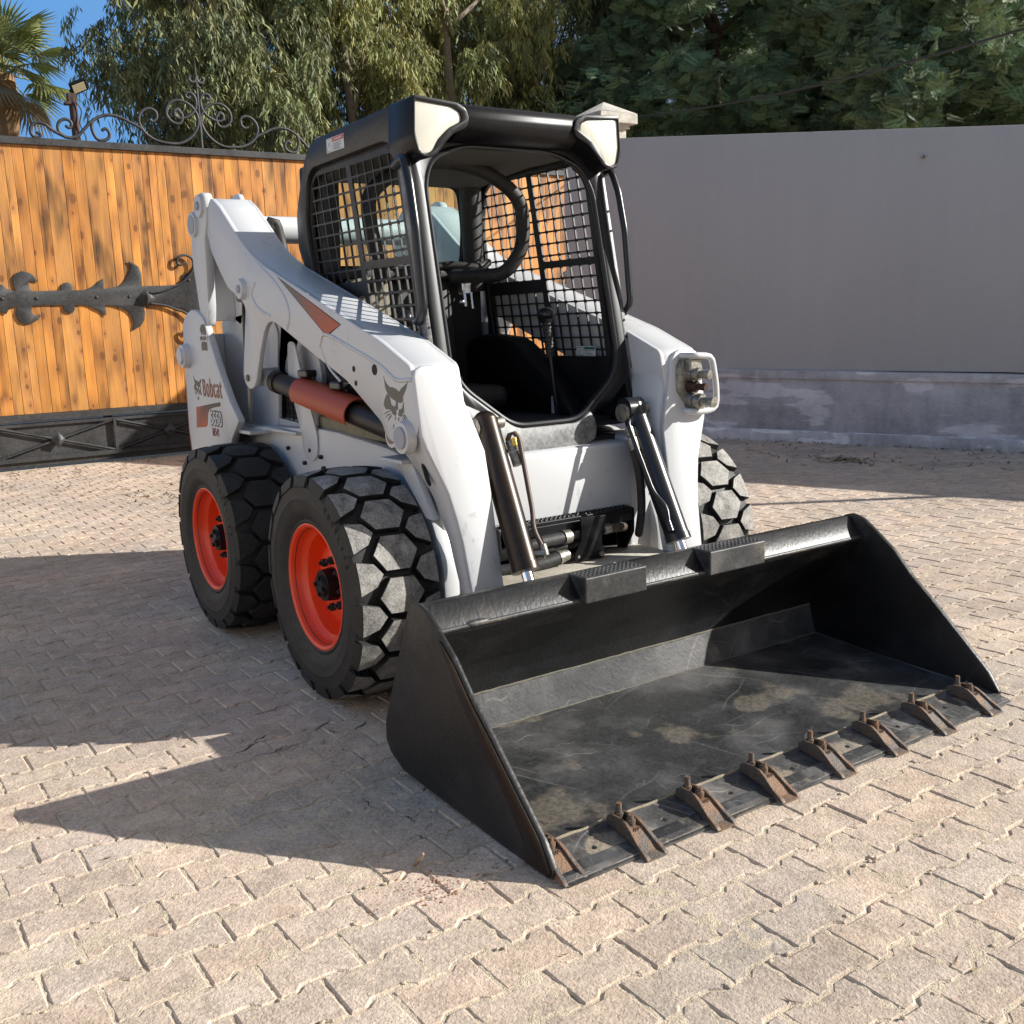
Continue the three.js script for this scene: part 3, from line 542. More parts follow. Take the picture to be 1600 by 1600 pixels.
function limb(pts, r0, r1) { const c = new THREE.CatmullRomCurve3(pts.map((p) => V(...p))), n = 14, rings = []; for (let i = 0; i <= n; i++) { const t = i / n, p = c.getPoint(t), d = c.getTangent(t), a = V().crossVectors(d, V(0.3, 0.1, 1)).normalize(), b = V().crossVectors(d, a), r = mix(r0, r1, t); rings.push(Array.from({ length: 9 }, (_, k) => p.clone().addScaledVector(a, r * Math.cos(-k * 0.698)).addScaledVector(b, r * Math.sin(-k * 0.698)))); } return loft(rings, 2); }
const M_BARK = mat({ color: rgb(0.36, 0.29, 0.22), map: rep(T_STONE, 1), roughness: 0.9 }), M_BARK2 = mat({ color: rgb(0.16, 0.10, 0.07), map: rep(T_STONE, 1), roughness: 0.95 });
function tree(name, label, x, z, o) {
  const t = thing(name, label, 'tree', [x, 0, z], o.group), wood = [], H = o.h;
  const bend = rr(-0.4, 0.4), top = [bend + rr(-0.3, 0.3), H * 0.92, rr(-0.3, 0.3)];
  wood.push(limb([[0, -0.1, 0], [bend * 0.4, H * 0.3, 0.1], [bend, H * 0.62, -0.1], top], o.r ?? 0.2, 0.035));
  const clumps = [];
  for (let i = 0; i < o.clumps; i++) {
    const a = rr(0, 6.283), k = Math.sqrt(rr(0.1, 1)), y = mix(o.low, H, rnd()), w = o.w * (1 - 0.45 * Math.pow(Math.max(0, (y - o.low) / (H - o.low) - 0.55) / 0.45, 2));
    clumps.push([k * w * Math.cos(a), y, k * w * 0.8 * Math.sin(a), rr(0.32, 0.75) * (o.cs ?? 1)]);
  }
  clumps.slice(0, o.limbs ?? 16).forEach(([cx, cy, cz]) => { const y0 = Math.max(0.8, cy - rr(1.0, 2.2)); wood.push(limb([[bend * y0 / H, y0, 0], [cx * 0.45 + rr(-0.2, 0.2), mix(y0, cy, 0.55), cz * 0.45], [cx, cy + 0.1, cz]], 0.05, 0.010)); });
  make('trunk', wood, o.bark ?? M_BARK, t);
  const n = o.sprays, im = new THREE.InstancedMesh(o.geo, o.mat, n), m = new THREE.Matrix4(), q = new THREE.Quaternion(), c = new THREE.Color();
  for (let i = 0; i < n; i++) {
    const k = clumps[Math.floor(rnd() * clumps.length)], d = rdir().multiplyScalar(Math.pow(rnd(), 0.55) * k[3]), s = rr(0.7, 1.25) * (o.ss ?? 1);
    q.setFromEuler(new THREE.Euler(rr(-0.5, 0.5), rr(0, 6.283), rr(-0.5, 0.5)));
    m.compose(V(k[0] + d.x, k[1] + d.y * (o.droop ?? 1.35), k[2] + d.z), q, V(s, s, s)); im.setMatrixAt(i, m);
    const v = rr(0.5, 1.45), y = rr(-1, 1) * 0.16 + (o.yellow ?? 0); c.setRGB(v * (1 + y), v, v * (1 - y * 0.7)); im.setColorAt(i, c);
  }
  im.name = 'crown'; im.userData.kind = 'stuff'; im.castShadow = im.receiveShadow = true; t.add(im);
  return t;
}
const GUM1 = leafMat(0.20, 0.215, 0.080), GUM2 = leafMat(0.25, 0.265, 0.085), GUM3 = leafMat(0.085, 0.11, 0.045), ACA = leafMat(0.15, 0.225, 0.105, 0.35);
tree('gum_tree', 'tall drooping gum tree with bare twigs rising behind the lamp and gate scrolls', 3.75, -11.9, { h: 9.4, low: 3.0, w: 1.85, clumps: 46, sprays: 5200, geo: SPRAY_GUM[0], mat: GUM1, limbs: 24 });
tree('gum_tree', 'pale trunked slender gum tree with light green leaves left of the cab roof', 6.0, -12.4, { h: 9.2, low: 2.8, w: 1.25, clumps: 34, sprays: 3400, geo: SPRAY_GUM[1], mat: GUM2, r: 0.11, yellow: 0.06 });
tree('gum_tree', 'bright green gum tree directly behind the cab roof', 8.35, -12.8, { h: 9.2, low: 2.8, w: 1.6, clumps: 42, sprays: 4200, geo: SPRAY_GUM[0], mat: GUM2, yellow: 0.03 });
tree('gum_tree', 'dark gum tree with reddish limbs behind the pillar cap', 11.6, -13.4, { h: 9.6, low: 2.6, w: 2.0, clumps: 46, sprays: 4800, geo: SPRAY_GUM[1], mat: GUM1, bark: M_BARK2, r: 0.26 });
tree('gum_tree', 'shadowy gum tree standing behind the one beside the lamp', 4.9, -15.8, { h: 10.5, low: 2.5, w: 2.0, clumps: 46, sprays: 4400, geo: SPRAY_GUM[1], mat: GUM3 });
tree('gum_tree', 'dark gum tree filling the gap behind the slender pale one', 8.6, -16.4, { h: 11, low: 2.5, w: 2.2, clumps: 50, sprays: 4800, geo: SPRAY_GUM[0], mat: GUM3 });
tree('gum_tree', 'dark gum tree filling the background behind the cab roof and pillar', 13.2, -16.6, { h: 11, low: 2.5, w: 2.6, clumps: 56, sprays: 5200, geo: SPRAY_GUM[1], mat: GUM3, bark: M_BARK2 });
tree('acacia_tree', 'broad dark blue green acacia spreading behind the grey wall', 13.6, -11.6, { h: 8.6, low: 1.5, w: 3.6, clumps: 110, cs: 1.3, sprays: 15000, geo: SPRAY_ACACIA, mat: ACA, droop: 0.9, bark: M_BARK2, ss: 1.15 });
tree('acacia_tree', 'sunlit feathery acacia at the far right behind the grey wall', 15.2, -7.9, { h: 7.8, low: 1.4, w: 3.2, clumps: 110, cs: 1.3, sprays: 15000, geo: SPRAY_ACACIA, mat: ACA, droop: 0.9, bark: M_BARK2, ss: 1.15, yellow: 0.05 });

// fan palms far behind the gate
const M_PALM = leafMat(0.24, 0.27, 0.09, 0.25), M_PALM_DRY = leafMat(0.30, 0.24, 0.14, 0.15), M_STALK = mat({ color: rgb(0.30, 0.30, 0.10), roughness: 0.6 });
function fanFrond() { // stalk and pleated fan, pointing along +x from the crown
  const pos = [], L = 0.75, n = 26;
  const tri = (a, b, c) => pos.push(...a, ...b, ...c);
  for (let i = 0; i < n; i++) {
    const a = mix(-1.75, 1.75, i / (n - 1)), w = 0.062, len = 0.85 * (1 - 0.18 * Math.abs(a) / 1.75) * rr(0.92, 1.06), drop = rr(0.15, 0.4);
    const at = (r, s, y) => [L + r * Math.cos(a) - s * Math.sin(a), y - 0.22 * r * r - 0.10 * a * a * r, r * Math.sin(a) + s * Math.cos(a)];
    const A = at(0.02, 0, 0), B1 = at(len * 0.6, -w * 0.5, 0.02), B2 = at(len * 0.6, w * 0.5, 0.02), Bm = at(len * 0.6, 0, -0.012), C = at(len, 0, -drop * 0.35);
    tri(A, B1, Bm); tri(A, Bm, B2); tri(B1, C, Bm); tri(Bm, C, B2);
  }
  const g = new THREE.BufferGeometry(); g.setAttribute('position', new THREE.Float32BufferAttribute(pos, 3)); g.computeVertexNormals(); return boxUV(g);
}
const FANS = [fanFrond(), fanFrond(), fanFrond()], STALK = boxUV(clean(cyl([0, 0, 0], [0.78, 0, 0], 0.022, 0.012, 6)));
function palm(label, x, z, h, n) {
  const t = thing('fan_palm', label, 'palm tree', [x, 0, z], 'fan palms far behind the gate'), rings = [];
  for (let i = 0; i <= 40; i++) { const y = (h * i) / 40, r = 0.17 + 0.03 * (i % 2) + (i > 33 ? 0.05 : 0); rings.push(Array.from({ length: 10 }, (_, k) => V(r * Math.cos(-k * 0.6283), y, r * Math.sin(-k * 0.6283)))); }
  make('trunk', loft(rings, 0.3), mat({ color: rgb(0.34, 0.20, 0.10), map: rep(T_STONE, 0.8), roughness: 0.95 }), t);
  for (let i = 0; i < n; i++) {
    const f = part('frond', t); f.position.set(0, h - 0.05 + rr(0, 0.25), 0);
    f.rotation.set(rr(-0.3, 0.3), i * 2.4 + rr(-0.2, 0.2), mix(1.40, -0.75, Math.pow(i / n, 0.9)) + rr(-0.12, 0.12), 'YZX'); const s = rr(0.85, 1.1); f.scale.set(s, s, s);
    const b = new THREE.Mesh(FANS[i % 3], i > n - 4 ? M_PALM_DRY : M_PALM); b.name = 'blade'; b.castShadow = b.receiveShadow = true; f.add(b);
    const k = new THREE.Mesh(STALK, M_STALK); k.name = 'stalk'; k.castShadow = k.receiveShadow = true; f.add(k);
  }
}
palm('fan palm with full green fronds against the blue sky', 2.36, -22, 6.95, 30);
palm('fan palm of which only the brown trunk shows at the picture edge', 2.60, -24, 10.4, 22);

// ---------------------------------------------------------------- skid steer loader
const loader = thing('skid_steer_loader', 'white skid steer loader with orange wheels and a wide black bucket', 'loader', [0, 0, 0]);
const both = [-1, 1];

// --- wheels: 12-16.5 tyres with worn hexagonal lugs
const RT = 0.412, HW = 0.148, NL = 18;
const crown = (w) => RT - 0.012 * (w / HW) ** 2;
function lug(poly, a0, base = 0.026) { // polygon of [angle offset in metres, w]
  const n = poly.length, pos = [], c = [poly.reduce((s, p) => s + p[0], 0) / n, poly.reduce((s, p) => s + p[1], 0) / n];
  const at = (s, w, r) => { const a = a0 + s / RT; return [w, r * Math.cos(a), r * Math.sin(a)]; };
  const tops = poly.map(([s, w]) => [s, w, crown(w)]), shr = poly.map(([s, w]) => [mix(s, c[0], -0.05), mix(w, c[1], -0.035), crown(w) - base]);
  const cham = poly.map(([s, w]) => [mix(s, c[0], 0.035), mix(w, c[1], 0.025), crown(w) + 0.0012]);
  const tri = (a, b, d) => pos.push(...at(...a), ...at(...b), ...at(...d));
  // tops in strips across so that they follow the crown
  const C = [c[0], c[1], crown(c[1]) + 0.0016], top = [], wall = [];
  for (let i = 0; i < n; i++) { const j = (i + 1) % n; tri(C, cham[j], cham[i]); }
  const topG = pos.splice(0);
  for (let i = 0; i < n; i++) { const j = (i + 1) % n; tri(tops[i], cham[i], cham[j]); tri(tops[i], cham[j], tops[j]); tri(shr[i], tops[i], tops[j]); tri(shr[i], tops[j], shr[j]); }
  return [topG, pos];
}
function sub(poly, k) { const out = []; for (let i = 0; i < poly.length; i++) { const a = poly[i], b = poly[(i + 1) % poly.length]; for (let j = 0; j < k; j++) out.push([mix(a[0], b[0], j / k), mix(a[1], b[1], j / k)]); } return out; }
const TYRE = (() => {
  const P = (RT * 2 * Math.PI) / NL, tops = [], walls = [];
  const hex = [[-0.062, -0.040], [0.0, -0.083], [0.058, -0.048], [0.062, 0.040], [0.0, 0.083], [-0.058, 0.048]];
  const side = (s) => [[-0.060, 0.146 * s], [-0.045, 0.088 * s], [-0.006, 0.060 * s], [0.034, 0.088 * s], [0.058, 0.146 * s]];
  for (let i = 0; i < NL; i++) {
    const a = (i / NL) * Math.PI * 2;
    let q = lug(sub(hex, 3), a); tops.push(...q[0]); walls.push(...q[1]);
    for (const s of both) { const poly = s > 0 ? side(1) : side(-1).reverse(); q = lug(sub(poly, 3), a + Math.PI / NL); tops.push(...q[0]); walls.push(...q[1]);
      // shoulder flank of the lug, running down on the sidewall
      const A = a + Math.PI / NL, at = (ds, w, r) => [w * s, r * Math.cos(A + ds / RT), r * Math.sin(A + ds / RT)];
      const f = [[-0.060, 0.1465, crown(0.146)], [0.058, 0.1465, crown(0.146)], [0.050, 0.1565, 0.365], [-0.052, 0.1565, 0.365]].map((p) => at(...p)), h = [[-0.060, 0.138, crown(0.146) - 0.01], [0.058, 0.138, crown(0.146) - 0.01], [0.050, 0.146, 0.36], [-0.052, 0.146, 0.36]].map((p) => at(...p));
      const T = (a1, b1, c1) => (s > 0 ? walls.push(...a1, ...b1, ...c1) : walls.push(...a1, ...c1, ...b1));
      T(f[0], f[1], f[2]); T(f[0], f[2], f[3]); for (let k = 0; k < 4; k++) { const j = (k + 1) % 4; T(h[k], h[j], f[j]); T(h[k], f[j], f[k]); }
    }
  }
  const G = (p) => { const g = new THREE.BufferGeometry(); g.setAttribute('position', new THREE.Float32BufferAttribute(p, 3)); g.computeVertexNormals(); return g; };
  const prof = [[0.208, 0.118], [0.222, 0.134], [0.236, 0.139], [0.243, 0.136], [0.262, 0.148], [0.285, 0.1535], [0.31, 0.155], [0.318, 0.1575], [0.324, 0.1555], [0.345, 0.1535], [0.36, 0.1525], [0.366, 0.148], [0.376, 0.142], [0.382, 0.12], [0.386, 0]];
  const full = [...prof.map(([r, w]) => new THREE.Vector2(r, w)), ...prof.slice(0, -1).reverse().map(([r, w]) => new THREE.Vector2(r, -w))];
  const lathe = toCreasedNormals(clean(new THREE.LatheGeometry(full.reverse(), 72).rotateZ(-Math.PI / 2)), 0.5);
  return { carcass: join([lathe, G(walls)]), tops: G(tops) };
})();
const RIM = (() => { // seen from outside at -x: flange, two stepped barrels, dished disc
  const p = [[0.2165, -0.118], [0.2295, -0.130], [0.2300, -0.136], [0.2240, -0.1375], [0.2150, -0.1320], [0.2090, -0.118], [0.2060, -0.100], [0.1990, -0.090], [0.1850, -0.080], [0.1790, -0.062], [0.1760, -0.035], [0.1700, -0.022], [0.1550, -0.030], [0.1350, -0.052], [0.1100, -0.060], [0.0500, -0.060]];
  const l = new THREE.LatheGeometry(p.map(([r, w]) => new THREE.Vector2(r, w)), 64).rotateZ(Math.PI / 2).scale(-1, 1, 1);
  return toCreasedNormals(clean(l), 0.6);
})();
function ringText(str, r, a0, size, w, span) { // raised letters round the sidewall, outer side at -x
  const out = [], n = str.length;
  for (let i = 0; i < n; i++) {
    if (str[i] === ' ') continue;
    const g = text(str[i], size, 0.0022), b = g.boundingBox; g.translate(-(b.max.x + b.min.x) / 2, 0, 0);
    const a = a0 + (span * (i + 0.5)) / n - span / 2; // clockwise from the top, seen from -x
    g.rotateZ(-a); g.translate(r * Math.sin(a), r * Math.cos(a), 0);
    g.applyMatrix4(new THREE.Matrix4().makeBasis(V(0, 0, 1), V(0, 1, 0), V(-1, 0, 0))); out.push(g.translate(-w, 0, 0));
  }
  return out;
}
const LETTERS = [...ringText('TUBELESS', 0.332, 0.75, 0.022, 0.153, 0.75), ...ringText('12-16.5 NHS', 0.262, 0.62, 0.024, 0.147, 0.95), ...ringText('10 PR', 0.262, -0.9, 0.022, 0.147, 0.4), ...ringText('12-16.5 NHS', 0.262, 3.7, 0.024, 0.147, 0.95)];
const RIMF = (() => { const g = RIM.clone(); return g; })();
function wheel(x, z, turn, lbl) {
  const w = part('wheel', loader, lbl); w.position.set(x, 0.409, z);
  w.rotation.set(turn, 0, 0);
  if (x > 0) w.rotation.set(turn, Math.PI, 0, 'YXZ');
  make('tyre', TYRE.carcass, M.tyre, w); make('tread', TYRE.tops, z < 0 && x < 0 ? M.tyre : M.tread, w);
  make('rim', RIMF, M.orange, w);
  make('lettering', LETTERS, M.tyre, w);
  make('hub', [cyl([-0.050, 0, 0], [-0.105, 0, 0], 0.062, 0.056, 28), cyl([-0.105, 0, 0], [-0.118, 0, 0], 0.042, 0.036, 24), ...circlePts(0, 0, 0.03, 4).map(([a, b]) => box(0.014, 0.014, 0.016, -0.118, a, b, 0.003))], M.black, w);
  circlePts(0, 0, 0.088, 8).forEach(([a, b], i) => make('wheel_nut', [cyl([-0.058, a, b], [-0.078, a, b], 0.0145, 0.0145, 6), cyl([-0.07, a, b], [-0.088, a, b], 0.007, 0.007, 8)], M.matt, w));
  make('drum', [cyl([-0.05, 0, 0], [0.10, 0, 0], 0.12, 0.12, 24), cyl([0.10, 0, 0], [0.25, 0, 0], 0.07, 0.07, 16)], M.dark, w);
}
wheel(-0.712, 0.563, 0.10, 'front wheel beside the near end of the bucket');
wheel(-0.712, -0.563, 0.27, 'rear wheel in full shade');
wheel(0.815, 0.563, -0.2, 'front wheel on the far side, partly hidden by the lift arm');
wheel(0.815, -0.563, 0.4, 'rear wheel on the far side');

// --- main frame
const SIDEPTS = [[-1.30, 0.30], [-1.30, 0.84], [-0.93, 0.863], [-0.54, 0.882], [-0.02, 0.906], [0.14, 0.903], [0.5, 0.878], [0.645, 0.862], [0.72, 0.795], [0.86, 0.64], [0.92, 0.50], [0.93, 0.24], [0.80, 0.20], [-1.2, 0.20]];
{
  const f = part('frame', loader);
  for (const s of both) {
    const X = (a, b) => (s < 0 ? [-b, -a] : [a, b]);
    make('side_panel', plateX(SIDEPTS, ...X(0.46, 0.525), 0.05, 0.012), M.white, f);
    make('fender_lip', [plateX([[-0.96, 0.845], [-0.54, 0.865], [-0.22, 0.866], [-0.20, 0.878], [-0.54, 0.884], [-0.96, 0.866]], ...X(0.50, 0.556), 0.006, 0.006)], M.white, f);
    make('strap_plate', plateX([[-0.30, 1.11], [-0.28, 1.26], [-0.21, 1.26], [-0.165, 1.144], [-0.04, 0.882], [-0.046, 0.80], [-0.085, 0.768], [-0.15, 0.765], [-0.195, 0.80], [-0.20, 0.87]], ...X(0.526, 0.534), 0.03, 0.003), M.white, f);
    make('bolt', [[-0.12, 0.81], [-0.36, 0.80], [-0.02, 0.79], [-0.19, 0.75], [0.0, 0.745], [0.22, 0.735]].map(([z, y]) => cyl([s * 0.524, y, z], [s * 0.539, y, z], 0.009, 0.009, 8)), M.matt, f);
    make('wheel_step', [boxAt(...X(0.44, 0.60), 0.842, 0.856, 0.64, 0.80, 0.003), plateX([[0.68, 0.845], [0.80, 0.845], [0.93, 0.66], [0.88, 0.66]], ...X(0.535, 0.56), 0.01, 0.003)], M.white, f);
    // engine side: white panels round a dark grille window
    make('engine_side', plateX([[-1.02, 0.87], [-1.02, 1.40], [-0.15, 1.30], [-0.10, 1.12], [-0.14, 0.89]], ...X(0.43, 0.468), 0.01, 0.004, [{ pts: [[-0.63, 0.91], [-0.62, 1.06], [-0.24, 1.02], [-0.235, 0.915], [-0.27, 0.895]], r: 0.03 }, { pts: [[-0.50, 1.12], [-0.46, 1.20], [-0.36, 1.22], [-0.30, 1.17], [-0.30, 1.10]], r: 0.03 }]), M.white, f);
    const gr = []; for (let k = 0; k < 8; k++) gr.push(box(0.006, 0.18, 0.005, s * 0.44, 0.98, -0.60 + k * 0.052, 0)); for (let k = 0; k < 4; k++) gr.push(box(0.006, 0.005, 0.42, s * 0.437, 0.925 + k * 0.034, -0.43, 0));
    make('grille', gr, M.screen, f);
    make('grille_hose', [...smoothPipe([[s * 0.41, 0.95, -0.62], [s * 0.40, 1.0, -0.5], [s * 0.41, 0.94, -0.36], [s * 0.39, 1.0, -0.28]], 0.014, 8), cyl([s * 0.405, 0.91, -0.6], [s * 0.405, 1.05, -0.58], 0.02, 0.02, 10)], M.zinc, f);
    // tan chain case cover under the cab and the black cab skirt
    make('chain_cover', [boxAt(...X(0.40, 0.50), 0.885, 0.955, -0.10, 0.68, 0.012), boxAt(...X(0.40, 0.485), 0.955, 0.985, 0.12, 0.60, 0.012)], M.tan, f);
    make('cab_skirt', [plateX([[-0.16, 0.90], [-0.16, 1.16], [0.78, 1.16], [0.84, 0.95], [0.80, 0.90]], ...X(0.40, 0.43), 0.02, 0.004), plateX([[0.02, 0.98], [0.0, 1.13], [0.42, 1.13], [0.46, 0.99]], ...X(0.43, 0.438), 0.05, 0.004, [{ pts: [[0.05, 1.0], [0.035, 1.11], [0.40, 1.11], [0.43, 1.005]], r: 0.04 }])], M.black, f);
  }
  make('hull', [boxAt(-0.46, 0.46, 0.22, 0.86, -1.3, 0.80, 0.02), boxAt(-0.43, 0.43, 0.86, 1.30, -1.28, -0.30, 0.02)], M.matt, f);
  make('axle_housing', [cyl([-0.56, 0.409, 0.563], [0.56, 0.409, 0.563], 0.10, 0.10, 20), cyl([-0.56, 0.409, -0.563], [0.56, 0.409, -0.563], 0.10, 0.10, 20)], M.white, f);
  // front of the hull
  make('front_panel', bendZ(join(plateZ([[-0.348, 0.592], [-0.348, 0.828], [-0.33, 0.846], [0.33, 0.846], [0.348, 0.828], [0.348, 0.592]], 0.79, 0.905, 0.012, 0.018)), (x, y) => (0.84 - y) * 0.05), M.white, f);
  make('front_cheek', both.map((s) => boxAt(s < 0 ? -0.50 : 0.350, s < 0 ? -0.350 : 0.50, 0.30, 0.86, 0.70, 0.875, 0.02)), M.white, f);
  make('cavity', [boxAt(-0.392, 0.392, 0.30, 0.585, 0.70, 0.80, 0.0)], M.dark, f);
  make('lower_cross_plate', [plateX([[0.80, 0.36], [0.80, 0.425], [0.97, 0.432], [1.10, 0.425], [1.14, 0.40], [0.95, 0.33]], -0.388, 0.388, 0.006, 0.004)], mat({ color: rgb(0.62, 0.56, 0.46), map: rep(T_STONE, 0.9), roughness: 0.7 }), f);
}
{ // step with punched teeth, hoses and their bracket below the cab
  const st = part('front_step', loader);
  make('step_plate', [boxAt(-0.285, 0.292, 0.578, 0.600, 0.880, 0.962, 0.005), boxAt(-0.285, 0.292, 0.548, 0.585, 0.948, 0.964, 0.004), plateX([[0.86, 0.60], [0.95, 0.595], [0.95, 0.50], [0.90, 0.42], [0.86, 0.42]], 0.300, 0.316, 0.01, 0.003), plateX([[0.86, 0.60], [0.95, 0.595], [0.95, 0.50], [0.90, 0.42], [0.86, 0.42]], -0.316, -0.300, 0.01, 0.003)], M.black, st);
  const t = []; for (let i = 0; i < 28; i++) for (let k = 0; k < 4; k++) t.push(new THREE.CylinderGeometry(0.0045, 0.0075, 0.006, 7, 1, true).translate(-0.272 + i * 0.0205, 0.6025, 0.885 + k * 0.021));
  make('grip_tooth', t, M.black, st).userData.kind = 'stuff';
  const hb = part('hose_bracket', loader);
  make('plate', plateZ([[0.020, 0.600], [0.142, 0.594], [0.142, 0.568], [0.121, 0.542], [0.118, 0.49], [0.130, 0.472], [0.126, 0.434], [-0.012, 0.440], [-0.010, 0.468], [0.022, 0.512], [0.024, 0.548]], 0.985, 0.993, 0.006, 0.0015), M.black, hb);
  make('bolt', [cyl([0.112, 0.452, 0.99], [0.112, 0.452, 1.002], 0.011, 0.011, 6), cyl([0.008, 0.455, 0.99], [0.008, 0.455, 0.994], 0.006, 0.006, 8)], M.zinc, hb);
  const h = part('hoses', loader);
  make('upper_hose', [cyl([-0.145, 0.528, 0.965], [-0.04, 0.530, 0.965], 0.023, 0.023, 14), cyl([0.0, 0.531, 0.955], [0.09, 0.531, 0.950], 0.018, 0.018, 12), ...pipe([[-0.145, 0.528, 0.965], [-0.24, 0.515, 0.96], [-0.32, 0.49, 0.92]], 0.021, 0.05)], M.rubber, h);
  make('fitting', [cyl([-0.045, 0.530, 0.965], [-0.012, 0.531, 0.962], 0.027, 0.027, 14), cyl([-0.012, 0.531, 0.962], [0.03, 0.531, 0.958], 0.017, 0.017, 6), cyl([0.142, 0.534, 0.965], [0.175, 0.534, 0.965], 0.021, 0.021, 12)], M.zinc, h);
  make('short_hose', cyl([0.17, 0.534, 0.965], [0.256, 0.530, 0.962], 0.0185, 0.0185, 14), mat({ color: rgb(0.16, 0.115, 0.08), map: rep(T_RUBBER, 0.1), roughness: 0.8 }), h);
  make('lower_hose', [...pipe([[-0.33, 0.44, 0.93], [-0.22, 0.445, 0.965], [-0.14, 0.452, 0.975], [-0.07, 0.462, 0.975]], 0.025, 0.08), ...pipe([[-0.33, 0.49, 0.90], [-0.16, 0.490, 0.94], [-0.03, 0.495, 0.95]], 0.019, 0.08), ...pipe([[0.20, 0.50, 0.84], [0.05, 0.47, 0.88], [-0.05, 0.50, 0.90]], 0.018, 0.08)], M.rubber, h);
  make('lower_fitting', [cyl([-0.075, 0.461, 0.975], [-0.03, 0.468, 0.975], 0.027, 0.02, 12)], M.zinc, h);
}
{ // tailgate, bulging rearwards, with its red flanks
  const tg = part('tailgate', loader);
  make('red_edge', both.map((s) => plateX([[-1.318, 1.21], [-1.346, 1.04], [-1.362, 0.829], [-1.330, 0.56], [-1.29, 0.56], [-1.30, 1.21]], s < 0 ? -0.650 : 0.620, s < 0 ? -0.620 : 0.650, 0.006, 0.003)), M.redDecal, tg);
  const P = (y) => [[-0.615, -1.33], [-0.50, -1.74], [0.56, -1.76], [0.645, -1.33]].map(([x, z]) => V(x, y, z));
  make('door', loft([P(0.42), P(1.10), P(1.17).map((p) => p.setZ(Math.max(p.z, -1.6)))].map((r) => r.reverse())), mat({ color: rgb(0.42, 0.05, 0.03), map: rep(T_PAINT, 0.6), roughness: 0.5 }), tg);
}

// --- rear uprights, links, lift arms, cross tube
const UP = [[-1.307, 1.345], [-1.25, 1.392], [-1.15, 1.42], [-1.061, 1.408], [-0.985, 1.37], [-0.94, 1.30], [-0.852, 1.166], [-0.722, 1.001], [-0.619, 0.912], [-0.665, 0.875], [-0.72, 0.83], [-0.78, 0.76], [-0.80, 0.55], [-1.30, 0.55], [-1.346, 0.829], [-1.335, 1.04]];
const ARM_TOP = [[-0.80, 1.902], [-0.70, 1.852], [-0.477, 1.691], [-0.36, 1.622], [-0.221, 1.566], [0.224, 1.428], [0.748, 1.265], [0.955, 1.180]];
const ARM = [[-0.885, 1.752], [-0.87, 1.85], ...ARM_TOP, [0.982, 1.06], [0.992, 0.985], [0.96, 0.945], [0.86, 0.925], [0.79, 0.925], [0.757, 0.945], [0.735, 0.985], [0.481, 1.121], [0.23, 1.205], [-0.031, 1.297]];
const ARM_LOBE = [...ARM, [-0.14, 1.336], [-0.20, 1.345], [-0.245, 1.335], [-0.286, 1.30], [-0.351, 1.207], [-0.415, 1.095], [-0.445, 1.068], [-0.497, 1.056], [-0.545, 1.075], [-0.568, 1.12], [-0.475, 1.405], [-0.507, 1.438], [-0.673, 1.50], [-0.75, 1.567], [-0.852, 1.672]];
const ARM_BEAM = [...ARM, [-0.14, 1.336], [-0.30, 1.39], [-0.507, 1.438], [-0.673, 1.50], [-0.75, 1.567], [-0.852, 1.672]];
const M_PIN = mat({ color: rgb(0.34, 0.35, 0.39), roughness: 0.5 });
const LINK = [[-0.865, 1.93], [-0.93, 1.937], [-0.995, 1.905], [-1.06, 1.85], [-1.092, 1.78], [-1.10, 1.64], [-1.05, 1.36], [-0.96, 1.33], [-0.93, 1.42], [-0.905, 1.72], [-0.862, 1.80], [-0.845, 1.88]];
